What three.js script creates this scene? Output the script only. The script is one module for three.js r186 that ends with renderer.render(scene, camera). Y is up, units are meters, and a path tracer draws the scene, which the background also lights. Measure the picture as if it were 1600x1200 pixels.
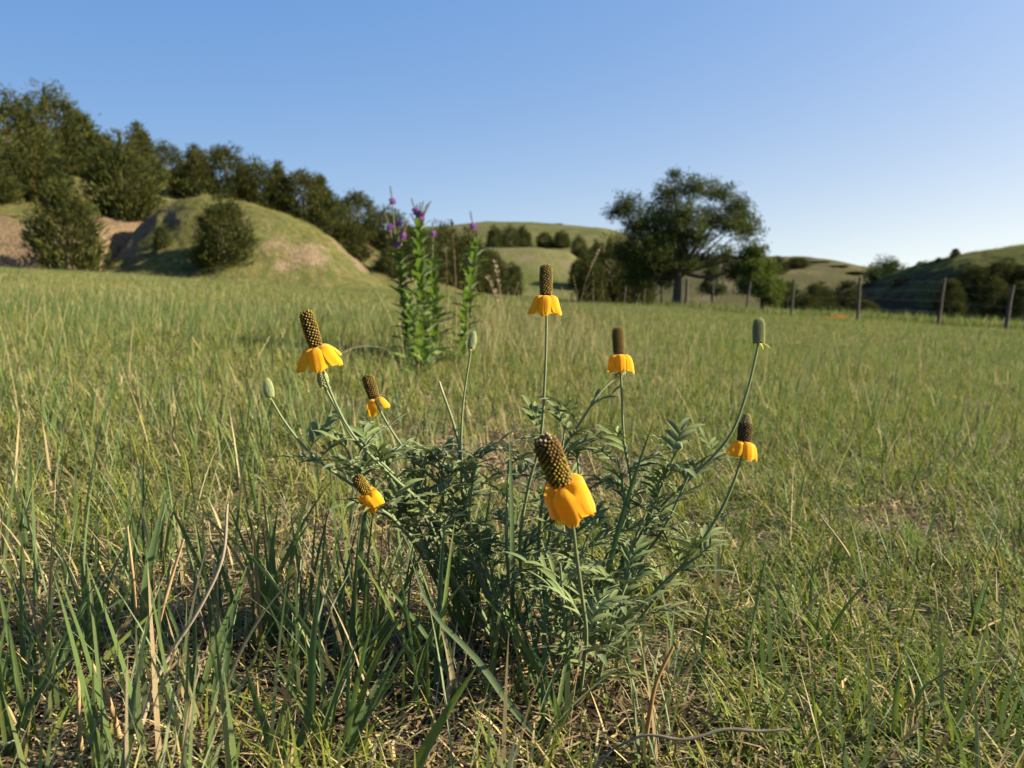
import * as THREE from 'three';
import { ImprovedNoise } from 'three/addons/math/ImprovedNoise.js';
import { mergeGeometries } from 'three/addons/utils/BufferGeometryUtils.js';

// ---------------------------------------------------------------- camera, sky, sun, exposure
const scene = new THREE.Scene();
const camera = new THREE.PerspectiveCamera(54.02, 4 / 3, 0.02, 4000);
camera.position.set(0, 0.40, 0);
camera.rotation.x = -7 * Math.PI / 180;
camera.focus = 0.74;
camera.userData.fStop = 8.6;

const sunDir = new THREE.Vector3(0.86, 0.46, -0.14).normalize();
const sun = new THREE.DirectionalLight(new THREE.Color(1.0, 0.88, 0.65), 5.0);
sun.name = 'sun';
sun.position.copy(sunDir).multiplyScalar(120);
sun.castShadow = true;
sun.shadow.mapSize.set(4096, 4096);
Object.assign(sun.shadow.camera, { left: -70, right: 70, top: 70, bottom: -70, near: 1, far: 300 });
sun.target.position.set(0, 0, -25);
scene.add(sun, sun.target);

{ // clear morning sky: blue overhead, paler towards the horizon and towards the sun
  const W = 1024, Hh = 512, data = new Float32Array(W * Hh * 4);
  const mix = (a, b, t) => a + (b - a) * t;
  const zen = [0.020, 0.060, 0.165], mid = [0.041, 0.114, 0.255], hor = [0.196, 0.258, 0.283], glow = [0.44, 0.27, 0.02], air = [0.33, 0.42, 0.50];
  for (let r = 0; r < Hh; r++) {
    const up = ((r + 0.5) / Hh - 0.5) * Math.PI, y = Math.sin(up), yy = Math.max(y, 0);
    for (let c = 0; c < W; c++) {
      const a = ((c + 0.5) / W - 0.5) * 2 * Math.PI, x = Math.cos(a) * Math.cos(up), z = Math.sin(a) * Math.cos(up);
      const cs = x * sunDir.x + y * sunDir.y + z * sunDir.z, g = Math.pow(Math.max(0, cs * 0.5 + 0.5), 3.2);
      const tm = Math.exp(-yy / 0.6), th = Math.exp(-yy / 0.145), halo = 0.6 * Math.exp(-(1 - cs) / 0.035) + 0.22 * Math.exp(-(1 - cs) / 0.14);
      for (let k = 0; k < 3; k++) {
        let v = mix(zen[k], mid[k], tm);
        v = mix(v, hor[k], th * 0.95);
        v += glow[k] * g * 0.68 * th + air[k] * g * 0.12 + halo * [1, 0.93, 0.8][k];
        data[(r * W + c) * 4 + k] = v;
      }
      data[(r * W + c) * 4 + 3] = 1;
    }
  }
  const t = new THREE.DataTexture(data, W, Hh, THREE.RGBAFormat, THREE.FloatType);
  t.mapping = THREE.EquirectangularReflectionMapping;
  t.magFilter = t.minFilter = THREE.LinearFilter;
  t.needsUpdate = true;
  scene.background = t;
  scene.environment = t;
}
const renderer = new THREE.WebGLRenderer({ antialias: true });
renderer.setSize(1024, 768);
renderer.toneMapping = THREE.LinearToneMapping;
renderer.toneMappingExposure = 3.1;
renderer.shadowMap.enabled = true;

// ---------------------------------------------------------------- helpers
let seedState = 7;
const seed = (n) => { seedState = n | 0; };
const rnd = () => { seedState = (seedState + 0x6d2b79f5) | 0; let t = Math.imul(seedState ^ (seedState >>> 15), 1 | seedState); t = (t + Math.imul(t ^ (t >>> 7), 61 | t)) ^ t; return ((t ^ (t >>> 14)) >>> 0) / 4294967296; };
const rr = (a, b) => a + (b - a) * rnd();
const pick = (a) => a[Math.floor(rnd() * a.length)];
const gauss = () => (rnd() + rnd() + rnd() - 1.5) / 0.75;
const V = (x, y, z) => new THREE.Vector3(x, y, z);
const clamp = THREE.MathUtils.clamp, smooth = (x, a, b) => (a > b ? 1 - THREE.MathUtils.smoothstep(x, b, a) : THREE.MathUtils.smoothstep(x, a, b)), lerp = THREE.MathUtils.lerp;
const pn = new ImprovedNoise();
const noise = (x, y, z = 0) => pn.noise(x + 31.7, y + 12.3, z + 5.1);
const fbm = (x, y, o = 4, z = 0) => { let s = 0, a = 0.5; for (let i = 0; i < o; i++) { s += a * noise(x, y, z + i * 3.1); x *= 2.03; y *= 2.03; a *= 0.5; } return s; };
const used = new Map();
const numbered = (n) => { const k = used.get(n) ?? 0; used.set(n, k + 1); return k ? n + '_' + String(k).padStart(3, '0') : n; };
const sh = (o) => { o.castShadow = true; o.receiveShadow = true; return o; };
function tag(o, label, category, group, kind) {
  o.userData = { label, category };
  if (group) o.userData.group = group;
  if (kind) o.userData.kind = kind;
  return o;
}
function thing(name, label, category, pos = [0, 0, 0], group) {
  const o = new THREE.Group(); o.name = numbered(name); o.position.set(...pos); scene.add(o);
  return tag(o, label, category, group);
}
function part(name, geo, mat, parent) { const m = sh(new THREE.Mesh(geo, mat)); m.name = name; parent.add(m); return m; }
function structure(name, geo, mat, label, category = 'ground') { const m = sh(new THREE.Mesh(geo, mat)); m.name = numbered(name); scene.add(m); return tag(m, label, category, null, 'structure'); }
const piecewise = (pts, x) => { if (x <= pts[0][0]) return pts[0][1]; for (let i = 1; i < pts.length; i++) if (x <= pts[i][0]) { const t = (x - pts[i - 1][0]) / (pts[i][0] - pts[i - 1][0]); return lerp(pts[i - 1][1], pts[i][1], t * t * (3 - 2 * t) * 0.5 + t * 0.5); } return pts[pts.length - 1][1]; };

// geometry collector: positions, colours, optional uv, indices
class Shape {
  constructor() { this.p = []; this.c = []; this.i = []; this.u = []; this.n = 0; }
  v(x, y, z, col, u = 0, w = 0) { this.p.push(x, y, z); this.c.push(col[0], col[1], col[2]); this.u.push(u, w); return this.n++; }
  tri(a, b, c) { this.i.push(a, b, c); }
  quad(a, b, c, d) { this.i.push(a, b, c, a, c, d); }
  build() {
    const g = new THREE.BufferGeometry();
    g.setAttribute('position', new THREE.Float32BufferAttribute(this.p, 3));
    g.setAttribute('color', new THREE.Float32BufferAttribute(this.c, 3));
    g.setAttribute('uv', new THREE.Float32BufferAttribute(this.u, 2));
    g.setIndex(this.i);
    g.computeVertexNormals();
    return g;
  }
  // tapered tube along points
  tube(pts, rad, sides, colFn) {
    const n = pts.length, up = V(0.31, 0.2, 0.93), rows = [];
    for (let k = 0; k < n; k++) {
      const t = V().subVectors(pts[Math.min(n - 1, k + 1)], pts[Math.max(0, k - 1)]).normalize();
      const a = V().crossVectors(t, up).normalize(), b = V().crossVectors(t, a), r = typeof rad === 'function' ? rad(k / (n - 1)) : rad, row = [];
      const col = typeof colFn === 'function' ? colFn(k / (n - 1)) : colFn;
      for (let s = 0; s < sides; s++) {
        const q = s / sides * Math.PI * 2, ca = Math.cos(q) * r, cb = Math.sin(q) * r;
        row.push(this.v(pts[k].x + a.x * ca + b.x * cb, pts[k].y + a.y * ca + b.y * cb, pts[k].z + a.z * ca + b.z * cb, col, s / sides, k / n));
      }
      rows.push(row);
    }
    for (let k = 0; k < n - 1; k++) for (let s = 0; s < sides; s++) { const s2 = (s + 1) % sides; this.quad(rows[k][s], rows[k][s2], rows[k + 1][s2], rows[k + 1][s]); }
    const cap = (row, pt, flip) => { const c = this.v(pt.x, pt.y, pt.z, typeof colFn === 'function' ? colFn(flip ? 0 : 1) : colFn); for (let s = 0; s < sides; s++) { const s2 = (s + 1) % sides; flip ? this.tri(c, row[s2], row[s]) : this.tri(c, row[s], row[s2]); } };
    cap(rows[0], pts[0], true); cap(rows[n - 1], pts[n - 1], false);
    return this;
  }
  // a strip leaf: centre line pts, side vector, half-width profile w(t), fold = keel depth
  strip(pts, side, w, col, fold = 0) {
    const n = pts.length; let prev = null;
    for (let k = 0; k < n; k++) {
      const t = k / (n - 1), h = w(t), p = pts[k], tan = V().subVectors(pts[Math.min(n - 1, k + 1)], pts[Math.max(0, k - 1)]).normalize();
      const s = V().copy(side).addScaledVector(tan, -side.dot(tan)).normalize(), nn = V().crossVectors(s, tan);
      const c = typeof col === 'function' ? col(t) : col;
      const row = fold ? [this.v(p.x - s.x * h + nn.x * h * fold, p.y - s.y * h + nn.y * h * fold, p.z - s.z * h + nn.z * h * fold, c, 0, t), this.v(p.x, p.y, p.z, c, 0.5, t), this.v(p.x + s.x * h + nn.x * h * fold, p.y + s.y * h + nn.y * h * fold, p.z + s.z * h + nn.z * h * fold, c, 1, t)]
        : [this.v(p.x - s.x * h, p.y - s.y * h, p.z - s.z * h, c, 0, t), this.v(p.x + s.x * h, p.y + s.y * h, p.z + s.z * h, c, 1, t)];
      if (prev) for (let q = 0; q < row.length - 1; q++) this.quad(prev[q], prev[q + 1], row[q + 1], row[q]);
      prev = row;
    }
    return this;
  }
}
const curve = (pts, n) => new THREE.CatmullRomCurve3(pts.map((p) => (p.isVector3 ? p : V(...p))), false, 'centripetal').getPoints(n);
// bent blade centre line: starts at p, heading az, initial lean from vertical, bending further by curl (radians over its length)
function bentLine(p, az, lean, curl, len, n) {
  const out = [p.clone()], q = p.clone();
  for (let k = 0; k < n; k++) { const a = lean + curl * ((k + 0.5) / n); q.add(V(Math.cos(az) * Math.sin(a), Math.cos(a), Math.sin(az) * Math.sin(a)).multiplyScalar(len / n)); out.push(q.clone()); }
  return out;
}
const jit = (c, a) => { const k = 1 + a * gauss() * 0.6; return [c[0] * k * (1 + a * 0.3 * gauss()), c[1] * k, c[2] * k]; };

// textures ------------------------------------------------------------
function canvasTexture(w, h, draw, repeat) {
  const c = document.createElement('canvas'); c.width = w; c.height = h; draw(c.getContext('2d'), w, h);
  const t = new THREE.CanvasTexture(c); t.colorSpace = THREE.SRGBColorSpace; t.wrapS = t.wrapT = THREE.RepeatWrapping; t.magFilter = THREE.LinearFilter;
  if (repeat) t.repeat.set(repeat, repeat);
  return t;
}
function noiseTexture(size, fn, srgb) { // fn(u, v) -> [r, g, b] 0..255 ; tileable through torus sampling is left to fn
  const d = new Uint8Array(size * size * 4);
  for (let y = 0; y < size; y++) for (let x = 0; x < size; x++) { const c = fn(x / size, y / size), o = (y * size + x) * 4; d[o] = clamp(c[0], 0, 255); d[o + 1] = clamp(c[1], 0, 255); d[o + 2] = clamp(c[2], 0, 255); d[o + 3] = 255; }
  const t = new THREE.DataTexture(d, size, size); t.wrapS = t.wrapT = THREE.RepeatWrapping; t.magFilter = THREE.LinearFilter; t.minFilter = THREE.LinearMipmapLinearFilter; t.generateMipmaps = true;
  if (srgb) t.colorSpace = THREE.SRGBColorSpace;
  t.needsUpdate = true; return t;
}
// grain that tiles: mixes shifted noise
const tile = (u, v, f, o) => { const a = fbm(u * f, v * f, o), b = fbm((u - 1) * f, v * f, o), c = fbm(u * f, (v - 1) * f, o), d = fbm((u - 1) * f, (v - 1) * f, o); return lerp(lerp(a, b, u), lerp(c, d, u), v); };
const grainTex = noiseTexture(512, (u, v) => { const n = tile(u, v, 40, 4) * 170 + tile(u, v, 9, 3) * 90; return [200 + n, 200 + n, 200 + n * 0.9]; }, true);
const bumpTex = noiseTexture(512, (u, v) => { const n = tile(u, v, 26, 5) * 190 + 128; return [n, n, n]; });
const leafBump = canvasTexture(128, 128, (g, w, h) => { g.fillStyle = '#888'; g.fillRect(0, 0, w, h); for (let k = 0; k < 22; k++) { g.fillStyle = k % 2 ? 'rgba(40,40,40,.5)' : 'rgba(220,220,220,.4)'; g.fillRect(k * 6, 0, 2.4, h); } });
leafBump.colorSpace = THREE.NoColorSpace;

// materials -----------------------------------------------------------
const M = {};
const phys = (name, o) => (M[name] = new THREE.MeshPhysicalMaterial({ name, side: THREE.DoubleSide, color: new THREE.Color(0.84, 0.84, 0.84), ...o }));
phys('turf', { vertexColors: true, roughness: 1, transmission: 0.42, specularIntensity: 0.5 });
phys('blade', { vertexColors: true, roughness: 1, transmission: 0.36, specularIntensity: 0.7, bumpMap: leafBump, bumpScale: 0.0002 });
phys('straw', { vertexColors: true, roughness: 1, transmission: 0.15, specularIntensity: 0.4 });
phys('stem', { vertexColors: true, roughness: 0.75, specularIntensity: 0.5, sheen: 0.4, sheenColor: new THREE.Color(0.5, 0.55, 0.4), sheenRoughness: 0.6 });
phys('leaf', { vertexColors: true, roughness: 1, transmission: 0.22, specularIntensity: 0.6, sheen: 0.5, sheenColor: new THREE.Color(0.5, 0.56, 0.42), sheenRoughness: 0.5 });
phys('broadleaf', { vertexColors: true, roughness: 1, transmission: 0.42, specularIntensity: 0.5 });
phys('petal', { vertexColors: true, roughness: 1, transmission: 0.45, specularIntensity: 0.4 });
phys('cone', { vertexColors: true, roughness: 0.7, specularIntensity: 0.5 });
phys('bloom', { vertexColors: true, roughness: 1, transmission: 0.4 });
phys('foliage', { vertexColors: true, roughness: 1, transmission: 0.25, specularIntensity: 0.12 });
phys('bark', { color: new THREE.Color(0.07, 0.052, 0.04), roughness: 0.95, bumpMap: bumpTex, bumpScale: 0.02 });
phys('wood', { color: new THREE.Color(0.105, 0.085, 0.068), roughness: 0.95, map: grainTex, bumpMap: bumpTex, bumpScale: 0.006 });
phys('wire', { color: new THREE.Color(0.2, 0.19, 0.18), roughness: 0.6, metalness: 0.7 });
phys('soil', { vertexColors: true, roughness: 1, map: grainTex, bumpMap: bumpTex, bumpScale: 0.012, specularIntensity: 0.2 });
phys('hillside', { vertexColors: true, roughness: 1, map: grainTex, bumpMap: bumpTex, bumpScale: 0.15, specularIntensity: 0.1 });

// ---------------------------------------------------------------- terrain
const tilt = (x0) => { const x = 60 * Math.tanh(x0 / 60); return -0.060 * x + 0.008 * Math.sqrt(x * x + 4) - 0.016; };
const field = (x, z) => { const d = Math.hypot(x, z), k = smooth(d, 1.2, 6); return tilt(x) + k * (0.10 * noise(x * 0.22, z * 0.22) + 0.015 * noise(x * 0.9, z * 0.9)) + 0.008 * noise(x * 5, z * 5); };

// silhouettes and feet of the hills, metres
const moundX = [[-21.5, 0], [-19.6, 0.3], [-18.9, 1.7], [-18, 2.9], [-16.9, 3.75], [-15.2, 4.15], [-13.6, 4.0], [-12, 3.65], [-10.9, 3.3], [-9.7, 2.7], [-8.4, 1.65], [-7.4, 0.75], [-6.2, 0.1], [-5, -0.4]];
const moundCut = [[-21.5, -0.2], [-19.2, 0], [-17.8, 0.55], [-16.4, 1.7], [-15, 2.9], [-13.8, 3.7], [-12.6, 3.75], [-12, 3.65]];
const mound = (x, z) => {
  if (x < -22.6 || x > -4.4) return -9;
  const d = -z, foot = 30.2 + 0.8 * noise(x * 0.5, 3) + 0.35 * Math.max(0, x + 12) + 0.3 * Math.max(0, -x - 16), s = (d - foot) / (38.5 - foot);
  const front = s <= 0 ? s * 1.6 : Math.pow(smooth(s, 0, 1), 0.8), back = smooth(d, 47, 40);
  const cut = smooth(s, 0.95, 0.4) * smooth(x, -12.4, -14.5), h = lerp(piecewise(moundX, x), piecewise(moundCut, x), cut);
  const gully = 0.35 * Math.max(0, fbm(x * 0.45, z * 0.3, 4)) * clamp(s * (1.2 - s) * 4, 0, 1) + 0.12 * fbm(x * 1.7, z * 1.7, 3);
  const left = smooth(x, -14, -18) * 0.5 * Math.abs(noise(x * 0.9, z * 0.9)) * clamp(s * 3, 0, 1);
  return tilt(x) - 0.25 + (h + 0.25) * Math.min(front, 1) * back + (h > 0.3 && s > 0 ? -gully - left : 0) - (back < 0.02 ? 0.5 : 0);
};
const ridgeX = [[-110, 19], [-60, 15.5], [-44, 12.4], [-37, 10.9], [-26, 8.5], [-18.7, 7.0], [-14, 5.3], [-9.3, 3.0], [-5.5, 1.4], [-2, 0.1], [1, -1]];
const ridge = (x, z) => {
  const d = -z, foot = piecewise([[-60, 25], [-34, 28], [-24, 31], [-20, 32.5], [-18, 40], [-10, 45], [0, 47]], x) + 1.2 * noise(x * 0.25, 9), top = 57;
  const s = (d - foot) / (top - foot), bank = smooth(x, -16.5, -20.5), gentle = Math.pow(smooth(s, -0.25, 1.05), 1.1) - Math.pow(smooth(0, -0.25, 1.05), 1.1) * (1 - s), rise = s <= 0 ? s * 0.8 : lerp(gentle, Math.pow(Math.min(s, 1), 0.6), bank);
  const h = piecewise(ridgeX, x) - tilt(x);
  const ero = s > 0 ? 0.9 * fbm(x * 0.22, z * 0.16, 4) * clamp(s * 2.2, 0, 1) + 0.18 * fbm(x * 1.3, z * 1.3, 3) : 0;
  return tilt(x) - 0.12 + (h > 0 ? h * Math.min(rise, 1) : h) + (h > 1 ? ero : 0);
};
const hillAt = (pts, zc, near, far, rough) => (x, z) => {
  const d = -z, s = d < zc ? smooth(d, zc - near, zc) : smooth(d, zc + far, zc), b = tilt(x) - 0.6;
  return b + (piecewise(pts, x) - b) * s + rough * fbm(x * 0.09, z * 0.09, 4) * s;
};
const farHill = hillAt([[-110, 14], [-70, 15.5], [-35, 16], [-18, 17.2], [-10, 18.0], [0, 18.3], [10, 18.0], [20, 17.0], [27, 15.8], [45, 10], [70, 4], [100, -4]], 205, 110, 160, 1.4);
const knoll = hillAt([[-22, 2.4], [-10, 4.6], [-3, 6.0], [3, 6.1], [7, 5.4], [9.5, 3.8], [12, 1.6], [16, -1], [20, -3]], 98, 26, 30, 0.5);
const rightRidge = hillAt([[-10, -3], [10, 1], [22, 4.0], [32, 5.6], [40, 5.3], [48, 4.4], [58, 3.0], [70, 2.6], [95, 4], [140, 6]], 112, 46, 70, 1.2);
const rightHill = hillAt([[26, -3], [28.6, -1.9], [30.4, 0.7], [32, 2.3], [33.2, 3.05], [35.5, 3.5], [40, 3.9], [50, 4.4], [70, 5], [100, 4]], 56, 8.5, 34, 0.9);
const groundAt = (x, z) => Math.max(field(x, z), -z > 23 ? Math.max(mound(x, z), x < 2 ? ridge(x, z) : -9, -z > 60 ? Math.max(farHill(x, z), knoll(x, z), rightRidge(x, z)) : -9, x > 24 ? rightHill(x, z) : -9) : -9);

// colours of soil and dry grass cover (linear)
const SOIL = [0.105, 0.072, 0.046], THATCH = [0.125, 0.112, 0.055], COVER = [0.115, 0.135, 0.042], LOESS = [0.27, 0.205, 0.128], DRYGRASS = [0.20, 0.185, 0.075], GREEN = [0.11, 0.145, 0.04];
const mix3 = (a, b, t) => [lerp(a[0], b[0], t), lerp(a[1], b[1], t), lerp(a[2], b[2], t)];
const bare = (x, z) => smooth(fbm(x * 1.1 + 2, z * 1.1, 3) + 0.55 * Math.exp(-((x + 0.12) ** 2) / 0.25 - ((z + 0.72) ** 2) / 0.05) + (x < 0.3 ? 0.12 : 0.02), 0.18, 0.34);

{ // ground sheet: rings from under the camera out to the horizon
  const s = new Shape(), R = [0], NS = 256;
  for (let r = 0.12; r < 2600; r *= r < 8 ? 1.05 : r < 60 ? 1.045 : 1.12) R.push(r);
  const rows = R.map((r) => { const row = []; for (let k = 0; k < NS; k++) { const a = k / NS * Math.PI * 2, x = r * Math.cos(a), z = r * Math.sin(a); const patch = fbm(x * 0.35, z * 0.35, 4); let c = mix3(THATCH, COVER, smooth(patch, -0.25, 0.25)); c = mix3(c, SOIL, bare(x, z)); row.push(s.v(x, field(x, z), z, c, x / 0.9, z / 0.9)); } return row; });
  for (let i = 0; i < rows.length - 1; i++) for (let k = 0; k < NS; k++) { const k2 = (k + 1) % NS; s.quad(rows[i][k], rows[i][k2], rows[i + 1][k2], rows[i + 1][k]); }
  const g = s.build(); // keep the faces pointing up
  if (g.attributes.normal.getY(NS * 20) < 0) { const ix = g.index.array; for (let q = 0; q < ix.length; q += 3) { const t = ix[q]; ix[q] = ix[q + 1]; ix[q + 1] = t; } g.computeVertexNormals(); }
  structure('ground', g, M.soil, 'gently tilted meadow floor of brown soil and thatch under the grass');
}
function hillMesh(name, fn, x0, x1, z0, z1, nx, nz, colFn, label, uvs = 3) {
  const s = new Shape(), rows = [];
  for (let j = 0; j <= nz; j++) { const row = []; for (let i = 0; i <= nx; i++) { const x = lerp(x0, x1, i / nx), z = lerp(z0, z1, j / nz); { const y = fn(x, z); row.push(s.v(x, y, z, colFn(x, z, fn), (x + 0.35 * y) / uvs, (z - 0.9 * y) / uvs)); } } rows.push(row); }
  for (let j = 0; j < nz; j++) for (let i = 0; i < nx; i++) s.quad(rows[j][i], rows[j][i + 1], rows[j + 1][i + 1], rows[j + 1][i]);
  const g = s.build();
  if (g.attributes.normal.getY(Math.floor(nx * nz / 2)) < 0) { const ix = g.index.array; for (let q = 0; q < ix.length; q += 3) { const t = ix[q]; ix[q] = ix[q + 1]; ix[q + 1] = t; } g.computeVertexNormals(); }
  return structure(name, g, M.hillside, label, 'hill');
}
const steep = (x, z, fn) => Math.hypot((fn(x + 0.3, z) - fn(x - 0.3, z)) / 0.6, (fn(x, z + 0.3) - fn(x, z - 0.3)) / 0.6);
const moundBare = (x, z) => smooth(fbm(x * 0.42, z * 0.42, 4) * 1.2 + (steep(x, z, mound) - 0.75) * 0.9 + 0.10 * smooth(x, -12, -8) - 0.06, 0.05, 0.3);
const ridgeBare = (x, z) => smooth(fbm(x * 0.3, z * 0.3, 4) * 1.1 + (steep(x, z, ridge) - 0.38) * 1.2 + 0.15 * smooth(-z, 44, 30), 0.0, 0.25);
hillMesh('mound', mound, -22.5, -4.5, -28, -49, 150, 150, (x, z) => { const n = fbm(x * 2.1, z * 2.1, 3); return mix3(mix3(DRYGRASS, GREEN, smooth(n, -0.2, 0.3)), LOESS, moundBare(x, z)); }, 'rounded grassy loess mound with bare eroded flanks');
hillMesh('ridge', ridge, -100, 2, -22, -70, 260, 140, (x, z) => { const n = fbm(x * 1.1, z * 1.1, 3); return mix3(mix3(DRYGRASS, GREEN, smooth(n, -0.2, 0.3)), [LOESS[0], LOESS[1] * 0.92, LOESS[2] * 0.9], ridgeBare(x, z)); }, 'long cedar covered ridge rising to the left');
const farGrass = (k) => (x, z) => mix3(mix3([0.185 * k, 0.180 * k, 0.075 * k], [0.130 * k, 0.150 * k, 0.048 * k], smooth(fbm(x * 0.12, z * 0.12, 4), -0.2, 0.25)), [0.24 * k, 0.20 * k, 0.11 * k], smooth(fbm(x * 0.35 + 9, z * 0.2, 4), 0.12, 0.4));
hillMesh('hill', farHill, -130, 110, -95, -360, 130, 130, farGrass(1.0), 'distant smooth green hill on the skyline', 6);
hillMesh('knoll', knoll, -26, 20, -70, -130, 90, 90, farGrass(1.15), 'low pale green knoll between the ridge and the big tree', 5);
hillMesh('hill', rightRidge, -10, 150, -64, -185, 130, 110, (x, z) => mix3([0.12, 0.115, 0.05], [0.19, 0.165, 0.09], smooth(fbm(x * 0.2, z * 0.2, 4), 0.0, 0.3)), 'brushy low hills behind the fence', 6);
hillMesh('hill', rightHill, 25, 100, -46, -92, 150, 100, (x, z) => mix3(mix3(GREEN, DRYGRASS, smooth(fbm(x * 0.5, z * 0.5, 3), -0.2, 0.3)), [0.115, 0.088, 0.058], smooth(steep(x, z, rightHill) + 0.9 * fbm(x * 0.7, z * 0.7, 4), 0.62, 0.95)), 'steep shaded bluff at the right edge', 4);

// ---------------------------------------------------------------- trees
// one leaf-sized face (a diamond) pointing along dir
function spray(s, p, dir, len, wid, col) {
  const side = V(gauss(), gauss(), gauss()).cross(dir).normalize().multiplyScalar(wid), m = p.clone().addScaledVector(dir, len * 0.45), e = p.clone().addScaledVector(dir, len);
  const a = s.v(p.x, p.y, p.z, col), b = s.v(m.x + side.x, m.y + side.y, m.z + side.z, col), c = s.v(e.x, e.y, e.z, col), d = s.v(m.x - side.x, m.y - side.y, m.z - side.z, col);
  s.quad(a, b, c, d);
}
const CEDAR = [[0.056, 0.070, 0.017], [0.075, 0.082, 0.018], [0.045, 0.062, 0.018], [0.090, 0.085, 0.020]];
// crown and trunk of a juniper, about 4 m tall and 3 m wide, standing on y = 0
function cedarShapes(n, kind) {
  seed(n);
  const prof = { cone: (t) => Math.pow(1 - t, 0.75) * smooth(t, -0.12, 0.14), egg: (t) => Math.sqrt(Math.max(0, 1 - Math.pow(Math.abs(t - 0.36) / 0.64, 2.1))), bush: (t) => Math.pow(Math.max(0, 1 - Math.pow(t, 2.2)), 0.6) * smooth(t, -0.25, 0.2) }[kind];
  const crown = new Shape(), trunk = new Shape(), H = 4, R = 1.5, tops = [];
  for (let k = 0; k < 4; k++) tops.push([rr(0, 6.28), k ? rr(0.25, 0.75) : 0, k ? rr(0.7, 0.93) : 1]);
  for (let k = 0; k < 440; k++) {
    const t = Math.pow(rnd(), 1.15), a = rr(0, 6.283), lobe = 0.80 + 0.35 * noise(Math.cos(a) * 2.1, Math.sin(a) * 2.1, t * 5 + n), r = prof(t) * R * lobe * Math.pow(rr(0.25, 1), 0.5);
    const top = pick(tops), c = V(Math.cos(a) * r + Math.cos(top[0]) * top[1] * t * 0.7, 0.08 + t * H * 0.96 * (0.6 * top[2] + 0.4), Math.sin(a) * r + Math.sin(top[0]) * top[1] * t * 0.7);
    const out = V(Math.cos(a), 0.75, Math.sin(a)).normalize(), col = pick(CEDAR), size = rr(0.17, 0.34) * (1.15 - 0.5 * t);
    for (let q = 0; q < 18; q++) { const d = out.clone().add(V(gauss() * 0.5, gauss() * 0.45 + 0.25, gauss() * 0.5)).normalize(); spray(crown, c.clone().add(V(gauss(), gauss() * 1.15, gauss()).multiplyScalar(size * 0.85)), d, size * rr(0.6, 1.4), size * 0.12, jit(col, 0.3)); }
  }
  for (const [ta, to, th] of tops) for (let k = 0; k < 60; k++) { const u = rnd(), b = V(Math.cos(ta) * to * 0.66 + gauss() * 0.16 * (1 - u), H * (0.6 * th + 0.4) * 0.96 * (0.80 + 0.19 * u), Math.sin(ta) * to * 0.66 + gauss() * 0.16 * (1 - u)); spray(crown, b, V(gauss() * 0.45, 1, gauss() * 0.45).normalize(), rr(0.12, 0.3), 0.022, jit(CEDAR[1], 0.25)); }
  trunk.tube(curve([[0, -0.5, 0], [0.03, 0.6, 0.02], [-0.03, 1.8, 0.03], [0, 3.3, 0]], 8), (t) => 0.13 * (1 - 0.85 * t), 7, [1, 1, 1]);
  for (let k = 0; k < 12; k++) { const a = rr(0, 6.28), y = rr(0.3, 2.6), l = prof(y / H) * R * 0.8; trunk.tube(curve([[0, y, 0], [Math.cos(a) * l * 0.5, y + 0.18, Math.sin(a) * l * 0.5], [Math.cos(a) * l, y + 0.55, Math.sin(a) * l]], 5), (t) => 0.035 * (1 - 0.8 * t), 5, [1, 1, 1]); }
  return [crown.build(), trunk.build()];
}
const cedarKinds = { cone: [cedarShapes(11, 'cone'), cedarShapes(12, 'cone'), cedarShapes(13, 'cone')], egg: [cedarShapes(21, 'egg'), cedarShapes(22, 'egg'), cedarShapes(23, 'egg')], bush: [cedarShapes(31, 'bush'), cedarShapes(32, 'bush')] };
let cedarCount = 0;
function cedar(kind, [x, z, topY, w], label, group, sink = 0.1) {
  const y = groundAt(x, z) - sink, set = cedarKinds[kind], [cg, tg] = set[cedarCount++ % set.length];
  const t = thing('cedar_tree', label, 'tree', [x, y, z], group), h = (topY - y) / 4;
  part('crown', cg, M.foliage, t); part('trunk', tg, M.bark, t);
  t.scale.set(w / 3.0, h, w / 3.0 * 0.95); t.rotation.y = cedarCount * 2.39;
  return t;
}
const RG = 'cedars along the ridge', BK = 'cedars on the left bank';
cedar('egg', [-29.57, -41.57, 10.70, 5.10], 'cedar cut by the left picture edge, tallest of the bank', BK);
cedar('egg', [-28.93, -44.72, 11.77, 5.11], 'tall cedar with ragged pointed top at the far left of the skyline', BK);
cedar('egg', [-29.85, -49.98, 13.57, 4.8938], 'highest cedar of the skyline, broad double top', BK);
cedar('cone', [-28.97, -51.85, 12.44, 4.2481], 'cedar just right of the highest cedar on the bank', BK);
cedar('egg', [-25.42, -41.30, 8.51, 3.9082], 'mid-height cedar in the dense left stand above the bare bank', BK);
cedar('bush', [-25.93, -38.12, 7.28, 3.4579], 'low wide cedar at the left edge above bare soil', BK);
cedar('bush', [-18.19, -31.31, 5.12, 3.3169], 'bushy cedar leaning over the bare earth bank at lower left', BK);
cedar('egg', [-20.87, -41.34, 8.85, 4.0102], 'full round cedar directly behind the gap left of the mound', RG);
cedar('cone', [-27.53, -51.67, 10.96, 3.8233], 'narrow cedar peeking between the highest cedar and the round one', RG);
cedar('cone', [-26.39, -54.85, 12.27, 4.1427], 'pointed cedar behind the full round cedar', RG);
cedar('egg', [-26.39, -58.82, 11.72, 3.8743], 'cedar on the ridge left of the pale grass gap', RG);
cedar('cone', [-21.11, -51.56, 10.08, 3.9082], 'pointed cedar standing behind the crest of the mound', RG);
cedar('egg', [-19.79, -53.63, 10.46, 4.3297], 'cedar with rough flat top above the bush on the mound', RG);
cedar('egg', [-18.10, -54.55, 9.76, 3.9626], 'first dark cedar right of the flat topped cedar', RG);
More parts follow.
